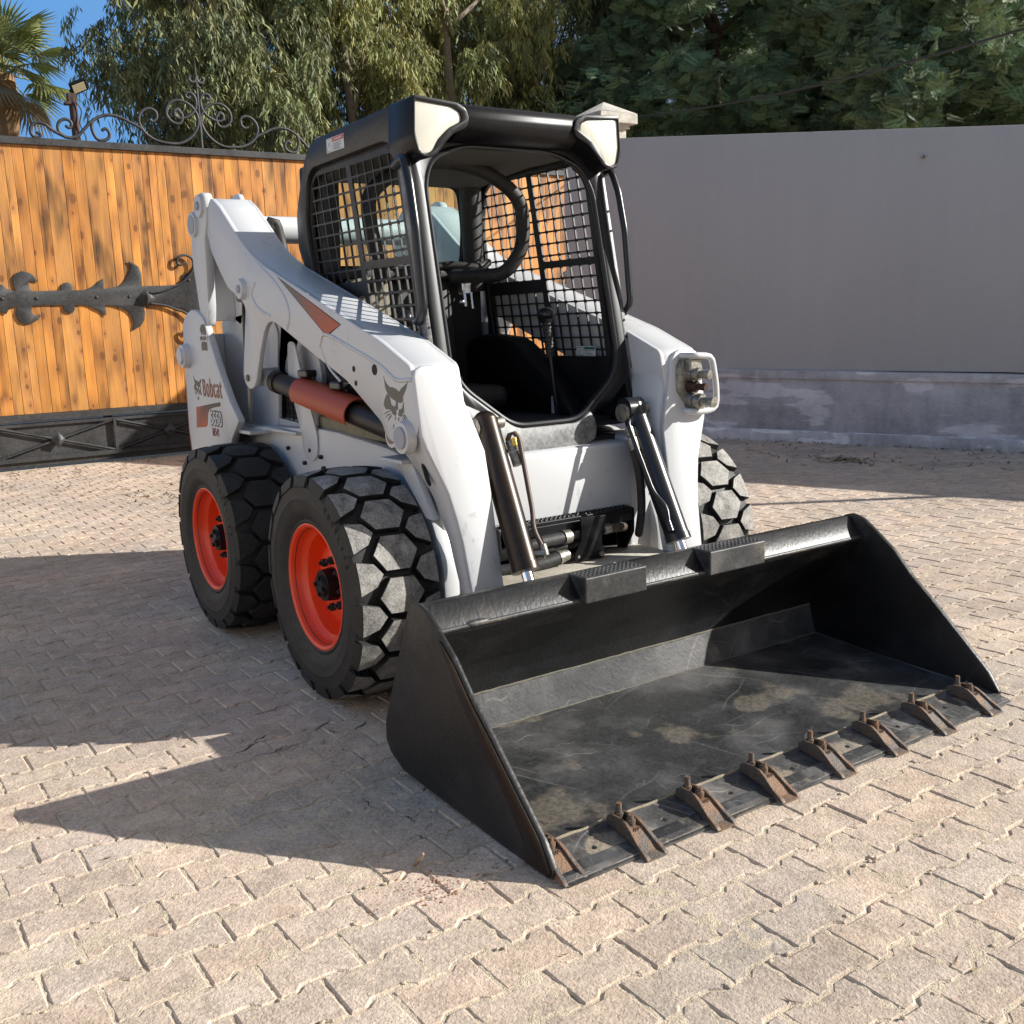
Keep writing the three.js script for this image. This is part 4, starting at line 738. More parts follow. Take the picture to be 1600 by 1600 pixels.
for (const s of both) {
  const X = (a, b) => (s < 0 ? [-b, -a] : [a, b]);
  const u = part('upright', loader);
  make('outer_plate', plateX(UP, ...X(0.618, 0.652), 0.02, 0.005), M.white, u);
  make('inner_plate', plateX([[-1.24, 0.85], [-1.24, 1.36], [-0.60, 1.40], [-0.52, 1.30], [-0.60, 0.87]], ...X(0.455, 0.475), 0.02, 0.003, [{ pts: [[-0.93, 1.39], [-0.90, 1.24], [-0.80, 1.20], [-0.70, 1.22], [-0.66, 1.30], [-0.665, 1.38]], r: 0.05 }, circlePts(-0.80, 1.105, 0.042, 18)]), M.white, u);
  make('web', [boxAt(...X(0.475, 0.618), 0.86, 1.30, -1.26, -1.22, 0.004), boxAt(...X(0.475, 0.63), 0.852, 0.868, -1.2, -0.55, 0.003)], M.white, u);
  make('dark_recess', boxAt(...X(0.40, 0.45), 0.87, 1.36, -1.15, -0.62, 0), M.dark, u);
  make('pivot_boss', [cyl([s * 0.65, 1.197, -1.262], [s * 0.685, 1.197, -1.262], 0.062, 0.055, 28), cyl([s * 0.685, 1.197, -1.262], [s * 0.697, 1.197, -1.262], 0.042, 0.038, 24)], M.white, u);
  const k = part('rear_link', loader);
  make('outer_plate', plateX(LINK, ...X(0.600, 0.640), 0.03, 0.006), M.white, k);
  make('inner_plate', plateX(LINK, ...X(0.45, 0.475), 0.03, 0.006), M.white, k);
  make('web', boxAt(...X(0.475, 0.60), 1.36, 1.74, -1.06, -1.03, 0.004), M.white, k);
  make('pivot_boss', [cyl([s * 0.64, 1.803, -1.028], [s * 0.655, 1.803, -1.028], 0.058, 0.055, 28), cyl([s * 0.64, 1.877, -0.925], [s * 0.652, 1.877, -0.925], 0.052, 0.050, 28)], M.white, k);
  make('pin', cyl([s * 0.64, 1.803, -1.028], [s * 0.658, 1.803, -1.028], 0.043, 0.043, 24), M_PIN, k); make('pin', cyl([s * 0.652, 1.877, -0.925], [s * 0.660, 1.877, -0.925], 0.02, 0.02, 10), M_PIN, k);

  const a = part('lift_arm', loader, s < 0 ? 'lift arm on the camera side, carrying the red stripe' : 'lift arm on the far side, carrying the hydraulic couplers');
  make('outer_plate', plateX(ARM_LOBE, ...X(0.610, 0.632), 0.022, 0.005), M.white, a);
  make('inner_plate', plateX(ARM_LOBE, ...X(0.448, 0.468), 0.022, 0.005), M.white, a);
  make('beam', plateX(ARM_BEAM.map(([z, y]) => [z, y]), ...X(0.464, 0.614), 0.022, 0.003), M.white, a);
  // raised strengthening ridges pressed into the outer plate
  const ridge = (pts, r = 0.008) => smoothPipe(pts.map(([z, y]) => [s * 0.630, y, z]), r, 6, 6);
  make('ridge', [ridge([[-0.30, 1.585], [-0.10, 1.485], [-0.02, 1.42], [0.0, 1.36], [-0.03, 1.315]]), ridge([[-0.34, 1.505], [-0.385, 1.465], [-0.36, 1.425], [-0.28, 1.385], [-0.20, 1.368]], 0.007), ridge([[0.27, 1.245], [0.30, 1.285], [0.36, 1.283], [0.55, 1.235], [0.75, 1.18], [0.86, 1.135], [0.955, 1.138]]), ridge([[0.27, 1.245], [0.33, 1.17], [0.42, 1.12]], 0.005)].flat(), M.white, a);
  make('boss', [cyl([s * 0.63, 1.487, -0.485], [s * 0.652, 1.487, -0.485], 0.047, 0.041, 24), cyl([s * 0.63, 0.948, 0.915], [s * 0.660, 0.948, 0.915], 0.058, 0.052, 28)], M.white, a);
  make('boss_pin', cyl([s * 0.652, 1.487, -0.485], [s * 0.658, 1.487, -0.485], 0.018, 0.018, 10), M_PIN, a); make('boss_pin', cyl([s * 0.660, 0.948, 0.915], [s * 0.667, 0.948, 0.915], 0.037, 0.037, 24), M_PIN, a);
  make('hole', [[0.545, 1.165, 0.011], [0.705, 1.165, 0.019], [0.555, 1.115, 0.010]].map(([z, y, r]) => cyl([s * 0.628, y, z], [s * 0.6335, y, z], r, r, 12)), M.matt, a);
  make('lobe_bolt', cyl([s * 0.63, 1.107, -0.505], [s * 0.640, 1.107, -0.505], 0.016, 0.014, 8), M.greyDecal, a);
  // front leg: a closed box section that leans forward and narrows towards the bucket
  const sec = [[1.165, 0.606, 0.470, 0.950, 0.74], [1.06, 0.622, 0.438, 0.973, 0.75], [0.97, 0.627, 0.415, 0.988, 0.762], [0.90, 0.606, 0.400, 1.00, 0.80], [0.82, 0.580, 0.396, 1.014, 0.87], [0.74, 0.556, 0.395, 1.028, 0.915], [0.60, 0.532, 0.394, 1.05, 0.96], [0.44, 0.520, 0.392, 1.076, 1.0], [0.30, 0.505, 0.39, 1.12, 1.04], [0.20, 0.49, 0.39, 1.15, 1.08]];
  make('leg', loft(sec.map(([y, xo, xi, zf, zr]) => {
    const c = 0.02, q = [[xi, zr + c], [xi + c, zr], [xo - c, zr], [xo, zr + c], [xo, zf - c], [xo - c, zf], [xi + c, zf], [xi, zf - c]].map(([x, z]) => V(s * x, y, z)); return s < 0 ? q.reverse() : q;
  }).reverse().map((r) => r.slice().reverse()), 0.9), M.white, a);
  const fp = [[0.600, 1.180], [0.625, 1.168], [0.632, 1.15], [0.633, 0.96], [0.62, 0.915], [0.590, 0.84], [0.562, 0.765], [0.545, 0.68], [0.533, 0.60], [0.522, 0.42], [0.50, 0.30], [0.405, 0.30], [0.397, 0.42], [0.399, 0.60], [0.398, 0.74], [0.402, 0.89], [0.436, 1.0], [0.468, 1.09], [0.486, 1.145], [0.510, 1.172], [0.535, 1.181]];
  const P = fp.map(([x, y]) => [s * x, y]); if (s < 0) P.reverse();
  make('front_plate', bendZ(join(plateZ(P, 0.955, 0.975, 0, 0.006)), (x, y) => (1.18 - y) * 0.172), M.white, a);
  make('slot', plateX([[0.985, 0.86], [1.0, 0.855], [1.035, 0.795], [1.03, 0.785], [1.01, 0.80], [0.985, 0.845]].map(([z, y]) => [z - 0.055, y]), ...X(0.588, 0.5955), 0.004, 0.002), M.dark, a);
}
make('cross_tube', [cyl([-0.47, 1.765, -0.80], [0.47, 1.765, -0.80], 0.062, 0.062, 28)], M.white, loader);
make('tube_hose', [...pipe([[-0.40, 1.70, -0.745], [-0.385, 1.80, -0.73], [-0.36, 1.79, -0.73], [-0.34, 1.70, -0.735], [-0.33, 1.58, -0.70], [-0.335, 1.48, -0.62], [-0.34, 1.42, -0.52]], 0.026, 0.05)], mat({ color: rgb(0.05, 0.045, 0.04), map: rep(T_RUBBER, 0.1), roughness: 0.6 }), loader);
{ // hydraulic lines and rods between upright and arm
  const h = part('rear_lines', loader);
  make('line', [...pipe([[-0.52, 1.20, -0.80], [-0.53, 1.42, -0.76], [-0.55, 1.50, -0.66], [-0.55, 1.56, -0.50]], 0.014, 0.06), ...pipe([[-0.50, 1.20, -0.76], [-0.51, 1.43, -0.72], [-0.53, 1.50, -0.60]], 0.011, 0.06), ...pipe([[-0.54, 1.46, -0.78], [-0.54, 1.45, -0.62], [-0.54, 1.44, -0.45]], 0.02, 0.05)], M.blackGloss, h);
  make('rod', [cyl([-0.56, 0.90, -0.72], [-0.58, 1.20, -0.60], 0.012, 0.012, 10)], mat({ color: rgb(0.35, 0.33, 0.31), roughness: 0.4, metalness: 0.6 }), h);
}
for (const s of both) { // lift cylinders with red guard
  const c = part('lift_cylinder', loader), X = s * 0.552, at = (t) => [X, mix(1.107, 0.940, t), mix(-0.505, 0.75, t)];
  make('rod', cyl(at(0), at(0.2), 0.024, 0.024, 16), M.chrome, c);
  make('rod_end', [cyl([X - 0.055, 1.107, -0.505], [X + 0.055, 1.107, -0.505], 0.04, 0.04, 20), cyl(at(0.02), at(0.10), 0.036, 0.036, 16)], M.white, c);
  make('barrel', [cyl(at(0.10), at(0.98), 0.043, 0.043, 24), cyl(at(0.10), at(0.14), 0.049, 0.049, 24)], mat({ color: rgb(0.055, 0.045, 0.036), map: rep(T_RUST, 0.5), roughness: 0.5 }), c);
  make('end_eye', [cyl([X - s * 0.03, 0.938, 0.757], [s * 0.612, 0.938, 0.757], 0.043, 0.040, 24)], M.white, c);
  make('eye_pin', cyl([s * 0.606, 0.938, 0.757], [s * 0.616, 0.938, 0.757], 0.026, 0.026, 20), mat({ color: rgb(0.25, 0.18, 0.13), roughness: 0.6 }), c);
  const pts = []; for (let i = 0; i <= 16; i++) { const a = mix(-0.35, Math.PI + 0.55, i / 16); pts.push([0.064 * Math.cos(a), 0.064 * Math.sin(a)]); }
  const inn = pts.map(([x, y]) => [x * 0.93, y * 0.93]).reverse(), L = V(...at(0.72)).distanceTo(V(...at(0.32)));
  const g = new THREE.ExtrudeGeometry(shapeOf([...pts, ...inn]), { depth: L, bevelEnabled: false });
  const d = V(...at(0.72)).sub(V(...at(0.32))).normalize();
  g.applyQuaternion(quad(V(0, 0, 1), d)).translate(...at(0.32));
  make('guard', toCreasedNormals(clean(g), 0.6), M.red, c);
  const fl = V(...at(0.3));
  make('guard_clip', [0.36, 0.60].map((t) => { const q = at(t); return [box(0.05, 0.03, 0.09, q[0] + s * 0.0, q[1] + 0.085, q[2], 0.008), box(0.012, 0.05, 0.05, q[0] - s * 0.02, q[1] + 0.06, q[2], 0.004)]; }), M.blackGloss, c);
}
for (const s of both) { // tilt cylinders down to the bucket
  const c = part('tilt_cylinder', loader, s < 0 ? 'brown worn tilt cylinder' : 'glossy black tilt cylinder'), A = V(s * 0.334, 0.968, 0.928), B = V(s * 0.347, 0.492, 1.160), D = B.clone().sub(A).normalize();
  const at = (t, ox = 0, oz = 0) => A.clone().lerp(B, t).add(V(ox, 0, oz)), m = s < 0 ? M.worn : M.blackGloss;
  make('barrel', [cyl(at(-0.02), at(1), 0.046, 0.046, 32), cyl(at(0.955), at(1.003), 0.0485, 0.0485, 32)], m, c);
  make('rod', cyl(at(0.98), at(1.35), 0.0215, 0.0215, 20), M.chrome, c);
  make('head', s < 0 ? [sphere(A.x, A.y, A.z, 0.046, 1, 1, 1, 20)] : [cyl([A.x - 0.046, A.y, A.z], [A.x + 0.03, A.y, A.z], 0.045, 0.045, 28)], s < 0 ? M.worn : M.blackGloss, c);
  make('pin', [cyl([A.x - 0.046, A.y - 0.012, A.z], [A.x - 0.058, A.y - 0.012, A.z], 0.036, 0.034, 24), cyl([A.x - 0.04, A.y, A.z], [A.x + 0.07, A.y, A.z], 0.02, 0.02, 12)], M.zinc, c);
  const o = s < 0 ? 0.065 : -0.066;
  make('feed_pipe', pipe([at(0.12, o * 0.9, 0.02), at(0.05, o * 1.05, 0.045), at(0.10, o * 1.35, 0.05), at(0.62, o * 1.05, 0.035), at(0.72, o * 0.65, 0.05), at(0.86, o * 0.95, 0.05), at(0.87, o * 0.6, 0.03)], 0.0085, 0.03, 8), s < 0 ? mat({ color: rgb(0.09, 0.055, 0.04), roughness: 0.5 }) : M.blackGloss, c);
  make('fitting', [cyl(at(0.83, o * 0.95, 0.05), at(0.90, o * 0.95, 0.05), 0.0135, 0.0135, 6), cyl(at(0.89, o * 0.95, 0.05), at(0.89, o * 0.5, 0.02), 0.015, 0.015, 8)], s < 0 ? M.zinc : M.blackGloss, c);
  make('hose_end', [cyl(at(0.13, o * 1.0, 0.02), at(0.20, o * 1.05, 0.02), 0.016, 0.016, 8), cyl(at(0.21, o * 1.05, 0.02), at(0.30, o * 1.1, 0.02), 0.018, 0.018, 12)], M.zinc, c);
  if (s < 0) make('yellow_cap', cyl(at(0.115, o * 1.12, 0.035), at(0.165, o * 1.12, 0.035), 0.016, 0.013, 10), M.brass, c);
  else make('hose', pipe([at(0.30, o * 0.95, 0.0), at(0.55, o * 0.5, -0.06), at(0.8, o * 0.3, -0.13), at(1.0, o * 0.3, -0.20)], 0.016, 0.08, 10), M.rubber, c);
}
{ // coupler block and its guard on the far arm
  const c = part('hydraulic_coupler', loader);
  make('block', [plateZ([[0.50, 1.115], [0.515, 1.145], [0.590, 1.150], [0.598, 1.10], [0.59, 0.975], [0.560, 0.955], [0.515, 0.985], [0.488, 1.03]], 0.985, 1.012, 0.01, 0.004), boxAt(0.525, 0.592, 1.098, 1.146, 1.005, 1.04, 0.008)], M.zinc, c);
  for (const [x, y, z, k] of [[0.547, 1.090, 1.008, 0.95], [0.545, 1.043, 1.008, 0.79], [0.550, 0.988, 1.008, 1.12]])
    make('fitting', [[0, 0.03, 0.029], [0.03, 0.045, 0.024], [0.045, 0.06, 0.027], [0.06, 0.10, 0.0165], [0.10, 0.116, 0.019]].map(([a, b, r]) => cyl([x, y, z + a * k], [x + 0.004, y - 0.002, z + b * k], r * k, r * k, 18)), k < 0.8 ? mat({ color: rgb(0.16, 0.08, 0.05), map: rep(T_RUST, 0.1), roughness: 0.6 }) : M.zinc, c);
  make('guard', pipe([[0.535, 1.158, 0.975], [0.540, 1.160, 1.045], [0.628, 1.154, 1.05], [0.652, 1.04, 1.05], [0.654, 0.955, 1.05], [0.595, 0.945, 1.05], [0.522, 0.948, 1.045], [0.520, 0.95, 0.99]], 0.0125, 0.028, 12), M.white, c);
}

// --- operator cab
const cab = part('cab', loader);
function mirrorX(g) { const q = clean(g), p = q.attributes.position; q.scale(-1, 1, 1); for (const a of Object.values(q.attributes)) for (let i = 0; i < p.count; i += 3) for (let k = 0; k < a.itemSize; k++) { const t = a.getComponent(i + 1, k); a.setComponent(i + 1, k, a.getComponent(i + 2, k)); a.setComponent(i + 2, k, t); } return q; }
const lean = (y) => (1.9 - y) * 0.2;
const CAB_OUT = [[0.690, 2.066], [-0.05, 2.052], [-0.117, 2.038], [-0.175, 1.995], [-0.214, 1.94], [-0.272, 1.84], [-0.300, 1.777], [-0.302, 1.64], [-0.25, 1.56], [-0.19, 1.49], [-0.165, 1.30], [-0.165, 1.0], [0.80, 1.0], [0.745, 1.3], [0.640, 1.86], [0.645, 1.93]];
const CAB_HOLE = [[0.50, 1.954], [0.565, 1.93], [0.595, 1.86], [0.690, 1.33], [0.725, 1.12], [-0.09, 1.12], [-0.14, 1.40], [-0.162, 1.52], [-0.196, 1.66], [-0.205, 1.76], [-0.178, 1.90], [-0.12, 1.945]];
const SCR_OUT = [[0.488, 1.938], [0.54, 1.918], [0.575, 1.86], [0.664, 1.34], [0.70, 1.12], [-0.10, 1.12], [-0.148, 1.40], [-0.172, 1.53], [-0.196, 1.70], [-0.20, 1.79], [-0.170, 1.895], [-0.12, 1.93]];
function clipPoly(poly, clip) { // Sutherland-Hodgman against a convex outline, both [u, v]
  let area = 0; for (let i = 0; i < clip.length; i++) { const a = clip[i], b = clip[(i + 1) % clip.length]; area += a[0] * b[1] - b[0] * a[1]; }
  const sg = Math.sign(area); let out = poly;
  for (let i = 0; i < clip.length && out.length; i++) {
    const a = clip[i], b = clip[(i + 1) % clip.length], inside = (p) => sg * ((b[0] - a[0]) * (p[1] - a[1]) - (b[1] - a[1]) * (p[0] - a[0])) >= 0, src = out; out = [];
    for (let k = 0; k < src.length; k++) {
      const p = src[k], q = src[(k + 1) % src.length], ip = inside(p), iq = inside(q);
      if (ip) out.push(p);
      if (ip !== iq) { const d1 = (b[0] - a[0]) * (p[1] - a[1]) - (b[1] - a[1]) * (p[0] - a[0]), d2 = (b[0] - a[0]) * (q[1] - a[1]) - (b[1] - a[1]) * (q[0] - a[0]), t = d1 / (d1 - d2); out.push([mix(p[0], q[0], t), mix(p[1], q[1], t)]); }
    }
  }
  return out;
}
const polyArea = (p) => Math.abs(p.reduce((s, a, i) => { const b = p[(i + 1) % p.length]; return s + a[0] * b[1] - b[0] * a[1]; }, 0) / 2);
const SCREEN_HOLES = (() => {
  const holes = [], inner = insetOutline(SCR_OUT, 0.014), sh = (z, y) => [z + (1.92 - y) * 0.2, y];
  const cols = [-0.372, -0.305, -0.238, -0.169, -0.101, -0.033, 0.032, 0.098, 0.160, 0.190, 0.243, 0.306, 0.371, 0.435, 0.497, 0.562, 0.627];
  for (let r = 0; r < 17; r++) {
    const y1 = 1.967 - r * 0.0488, y0 = y1 - 0.0488;
    for (let c = 0; c + 1 < cols.length; c++) {
      if (c === 8) continue;                                       // the solid upright bar
      const low = cols[c] < 0.16;
      if (low && y1 < 1.50 && y0 > 1.40) continue;  // solid band behind the upright bar
      let cell = [sh(cols[c] + 0.0034, y1 - 0.0034), sh(cols[c + 1] - 0.0034, y1 - 0.0034), sh(cols[c + 1] - 0.0034, y0 + 0.0034), sh(cols[c] + 0.0034, y0 + 0.0034)];
      if (!low && y1 < 1.59 && y0 > 1.52) cell = cell.map(([z, y]) => [z, y > 1.56 ? y - 0.0 : y + 0.022]);
      cell = clipPoly(cell, inner);
      if (cell.length < 3 || polyArea(cell) < 0.0004) continue;
      holes.push({ pts: cell, r: 0.006 });
    }
  }
  return holes;
})();
function insetOutline(p, d) { let c = p.reduce((s, q) => [s[0] + q[0] / p.length, s[1] + q[1] / p.length], [0, 0]); let area = 0; p.forEach((a, i) => { const b = p[(i + 1) % p.length]; area += a[0] * b[1] - b[0] * a[1]; }); return insetPoly(area > 0 ? p : p.slice().reverse(), d); }
for (const s of both) {
  const X = (a, b) => (s < 0 ? [-b, -a] : [a, b]);
  make('side_frame', plateX(CAB_OUT, ...X(0.405, 0.445), 0.02, 0.01, [{ pts: CAB_HOLE, r: 0.045 }]), M.cab, cab);
  const g = new THREE.ExtrudeGeometry(shapeOf(SCR_OUT, 0.04, SCREEN_HOLES), { depth: 0.007, bevelEnabled: false, curveSegments: 3 }).applyMatrix4(SIDE).translate(s < 0 ? -0.419 : 0.426, 0, 0);
  make('side_screen', g, s < 0 ? M.cab : M.screen, cab);
  make('screen_rim', extrude(shapeOf(CAB_HOLE.map(([z, y]) => [z, y]), 0.045, [{ pts: insetOutline(SCR_OUT, 0.012), r: 0.035 }]), 0.008, 0.002).applyMatrix4(SIDE).translate(s < 0 ? -0.412 : 0.420, 0, 0), s < 0 ? M.cab : M.screen, cab);
}
make('roof', plateX([[0.685, 2.062], [0.70, 2.03], [0.62, 1.965], [-0.17, 1.955], [-0.20, 1.97], [-0.175, 1.993], [-0.117, 2.036], [-0.05, 2.050]], -0.425, 0.425, 0.012, 0.01), M.cab, cab);
make('headliner', [boxAt(-0.40, 0.40, 1.940, 1.956, -0.17, 0.60, 0.01), plateX([[-0.17, 1.945], [-0.17, 1.90], [0.05, 1.925], [0.30, 1.945]], -0.385, 0.385, 0.01, 0.006)], M.liner, cab);
make('brow', plateX([[0.60, 1.935], [0.685, 1.945], [0.725, 1.975], [0.738, 2.01], [0.728, 2.045], [0.70, 2.062], [0.60, 2.062]], -0.262, 0.262, 0.02, 0.004), M.black, cab);
make('sill', bendZ(join(plateZ([[-0.428, 1.078], [-0.35, 1.03], [-0.15, 0.936], [-0.12, 0.928], [0.12, 0.928], [0.15, 0.936], [0.20, 0.965], [0.216, 0.94], [0.219, 0.90], [0.207, 0.864], [0.15, 0.838], [-0.15, 0.838], [-0.21, 0.864], [-0.33, 0.955], [-0.432, 1.05]], 0.640, 0.653, 0.008, 0.004)), (x, y) => lean(y)), mat({ color: rgb(0.36, 0.365, 0.375), map: rep(T_RUBBER, 0.8), roughness: 0.5 }), cab);  // paler than the frame: wear, plus sunlight put into the colour
make('front_frame', bendZ(join(plateZ([[-0.432, 1.985], [-0.432, 1.14], [-0.42, 1.075], [-0.31, 0.988], [-0.238, 0.965], [-0.215, 0.94], [-0.217, 0.905], [-0.205, 0.868], [-0.15, 0.841], [0.15, 0.841], [0.205, 0.868], [0.217, 0.905], [0.215, 0.94], [0.238, 0.965], [0.31, 0.988], [0.42, 1.075], [0.432, 1.14], [0.432, 1.985]], 0.600, 0.648, 0.02, 0.012,
  [{ pts: [[-0.374, 1.80], [-0.34, 1.875], [-0.28, 1.918], [-0.2, 1.935], [0.2, 1.935], [0.28, 1.918], [0.34, 1.875], [0.374, 1.80], [0.379, 1.18], [0.35, 1.095], [0.15, 0.940], [0.12, 0.932], [-0.12, 0.932], [-0.15, 0.940], [-0.35, 1.095], [-0.379, 1.18]], r: 0.04 }])), (x, y) => lean(y)), M.black, cab);
make('arch_seal', bendZ(join(pipe([[-0.379, 1.17, 0.640], [-0.374, 1.80, 0.640], [-0.33, 1.885, 0.640], [-0.2, 1.935, 0.640], [0.2, 1.935, 0.640], [0.33, 1.885, 0.640], [0.374, 1.80, 0.640], [0.379, 1.17, 0.640], [0.34, 1.085, 0.640], [0.15, 0.938, 0.640], [-0.15, 0.938, 0.640], [-0.34, 1.085, 0.640], [-0.379, 1.17, 0.640]], 0.010, 0.06, 8)), (x, y) => lean(y)), M.blackGloss, cab);
for (const s of both) {
  make('post_trim', bendZ(join(plateZ([[0.430, 1.885], [0.447, 1.885], [0.452, 1.12], [0.432, 1.10]].map(([x, y]) => [s * x, y]), 0.600, 0.640, 0.006, 0.004)), (x, y) => lean(y)), mat({ color: rgb(0.34, 0.345, 0.36), map: rep(T_RUBBER, 0.6), roughness: 0.4 }), cab);
  for (const y of [1.72, 1.645, 1.30, 1.235]) make('post_bolt', cyl([s * 0.441, y, 0.638 + lean(y)], [s * 0.441, y, 0.643 + lean(y)], 0.005, 0.005, 8), M.matt, cab);
  make('grab_handle', pipe([[s * 0.452, 1.858, 0.600], [s * 0.458, 1.878, 0.676], [s * 0.463, 1.79, 0.712], [s * 0.466, 1.64, 0.744], [s * 0.466, 1.365, 0.770], [s * 0.462, 1.322, 0.735], [s * 0.455, 1.325, 0.70]], s < 0 ? 0.017 : 0.0135, 0.018, 12), M.blackGloss, cab);
  // work lamp: bezel, lens, bowl
  const l = part('work_light', cab);
  const H = [[0.447, 2.068], [0.275, 2.055], [0.240, 2.038], [0.228, 2.005], [0.240, 1.975], [0.295, 1.952], [0.332, 1.918], [0.362, 1.882], [0.395, 1.866], [0.435, 1.874], [0.455, 1.93]];
  const Ln = [[0.440, 2.050], [0.300, 2.040], [0.264, 2.024], [0.260, 1.995], [0.312, 1.970], [0.355, 1.932], [0.378, 1.893], [0.405, 1.880], [0.432, 1.890], [0.446, 1.95]];
  const m = (p) => p, flip = (g) => (s < 0 ? mirrorX(g) : g);
  make('bezel', flip(plateZ(m(H), 0.56, 0.742, 0.012, 0.004, [{ pts: m(Ln), r: 0.012 }])), M.black, l);
  make('lens', flip(plateZ(m(Ln), 0.730, 0.736, 0.012, 0.002)), M.lens, l);
  make('bowl', [flip(plateZ(m(Ln), 0.650, 0.660, 0.012, 0.002)), new THREE.SphereGeometry(0.05, 20, 12, 0, Math.PI * 2, 0, Math.PI / 2).rotateX(-Math.PI / 2).scale(1, 0.8, 0.8).translate(s * 0.39, 1.995, 0.70)], M.reflector, l);
}
make('rear_frame', plateZ([[-0.43, 1.0], [-0.43, 1.97], [0.43, 1.97], [0.43, 1.0]], -0.272, -0.248, 0.02, 0.004, [{ pts: [[-0.335, 1.565], [-0.352, 1.74], [-0.335, 1.918], [-0.06, 1.922], [0.06, 1.922], [0.335, 1.918], [0.352, 1.74], [0.335, 1.565]], r: 0.05 }]), M.matt, cab);
make('rear_window', plateZ([[-0.36, 1.55], [-0.36, 1.93], [0.36, 1.93], [0.36, 1.55]], -0.2765, -0.2735, 0.05, 0), new THREE.MeshPhysicalMaterial({ color: rgb(0.80, 0.90, 0.88), transmission: 1, thickness: 0, roughness: 0.03, ior: 1.45 }), cab);
{
  const i = part('interior', cab);
  make('bulkhead', [boxAt(-0.40, 0.40, 0.88, 1.52, -0.245, -0.20, 0.01), boxAt(-0.40, 0.40, 0.90, 0.925, -0.2, 0.72, 0.004), boxAt(-0.40, 0.40, 1.50, 1.545, -0.245, -0.10, 0.012)], M.matt, i);
  make('seat', [box(0.46, 0.10, 0.44, -0.02, 1.0, 0.08, 0.045), bendZ(clean(box(0.44, 0.48, 0.09, -0.02, 1.28, -0.12, 0.042)), (x, y) => -(y - 1.1) * 0.12)], M.rubber, i);
  make('side_console', both.map((s) => plateX([[-0.2, 0.90], [-0.2, 1.22], [-0.05, 1.26], [0.18, 1.24], [0.42, 1.10], [0.55, 0.98], [0.62, 0.90]], s < 0 ? -0.405 : 0.30, s < 0 ? -0.26 : 0.405, 0.05, 0.02)), M.black, i);
  make('foot_well', [boxAt(-0.40, 0.40, 0.90, 0.912, 0.3, 0.80, 0.003)], M.matt, i);
  make('lap_bar', [pipe([[0.15, 1.51, -0.02], [0.285, 1.505, 0.17], [0.345, 1.60, 0.21], [0.362, 1.68, 0.21], [0.362, 1.80, 0.20], [0.30, 1.862, 0.20], [0.17, 1.93, 0.20], [0.0, 1.955, 0.18], [-0.17, 1.93, 0.20], [-0.30, 1.862, 0.20], [-0.362, 1.80, 0.20], [-0.362, 1.68, 0.21], [-0.345, 1.60, 0.21], [-0.30, 1.505, 0.15], [-0.22, 1.48, -0.05]], 0.030, 0.07, 14)], M.rubber, i);
  for (const s of both) make('corner_post', [cyl([s * 0.36, 1.45, -0.19], [s * 0.35, 1.94, -0.18], 0.045, 0.050, 20), cyl([s * 0.355, 1.74, -0.19], [s * 0.355, 1.75, -0.19], 0.052, 0.052, 20)], M.rubber, i);
  make('rear_shelf', [boxAt(-0.38, 0.38, 1.50, 1.548, -0.20, -0.06, 0.02), ...smoothPipe([[0.05, 1.545, -0.08], [0.15, 1.56, -0.06], [0.27, 1.55, -0.02], [0.34, 1.57, -0.04]], 0.018, 8)], M.rubber, i);
  make('harness', [plateZ([[-0.36, 1.50], [-0.16, 1.52], [-0.14, 1.20], [-0.34, 1.16]], -0.07, -0.055, 0.03, 0.004), ...smoothPipe([[-0.38, 1.42, 0.0], [-0.30, 1.36, 0.05], [-0.22, 1.30, 0.02], [-0.15, 1.22, 0.06]], 0.016, 8)], M.harness, i);
  make('latch', [box(0.05, 0.06, 0.04, 0.20, 1.46, -0.02, 0.01), cyl([0.17, 1.45, 0.02], [0.17, 1.38, 0.03], 0.008, 0.008, 8), cyl([0.20, 1.44, 0.03], [0.20, 1.37, 0.04], 0.006, 0.006, 8), sphere(0.15, 1.40, 0.03, 0.012)], M.chrome, i);
  make('service_label', plateZ([[0.125, 1.02], [0.17, 1.03], [0.172, 1.075], [0.127, 1.065]], -0.03, -0.027, 0, 0.0005), mat({ color: rgb(0.62, 0.63, 0.64), roughness: 0.5 }), i);
  for (const s of both) {
    const l = part('control_lever', i);
    make('rod', cyl([s * 0.300, 0.91, 0.50], [s * 0.262, 1.22, 0.50], 0.011, 0.010, 12), M.blackGloss, l);
    make('grip', Array.from({ length: 9 }, (_, k) => cyl([s * mix(0.270, 0.256, k / 8), 1.165 + k * 0.016, 0.5], [s * mix(0.269, 0.255, (k + 0.8) / 8), 1.178 + k * 0.016, 0.5], 0.019, 0.017, 14)), M.rubber, l);
    make('knob', [sphere(s * 0.253, 1.335, 0.5, 0.036, 1.05, 0.75, 1.05, 22), cyl([s * 0.255, 1.30, 0.5], [s * 0.253, 1.33, 0.5], 0.022, 0.031, 18)], M.blackGloss, l);
  }
  make('arm_pad', [box(0.09, 0.05, 0.26, -0.33, 1.29, 0.12, 0.022), sphere(-0.30, 1.335, 0.34, 0.034), cyl([-0.30, 1.24, 0.34], [-0.30, 1.33, 0.34], 0.014, 0.018, 12), plateX([[0.20, 1.24], [0.33, 1.22], [0.45, 1.05], [0.40, 1.0], [0.22, 1.10]], -0.34, -0.22, 0.05, 0.03)], M.blackGloss, i);
}
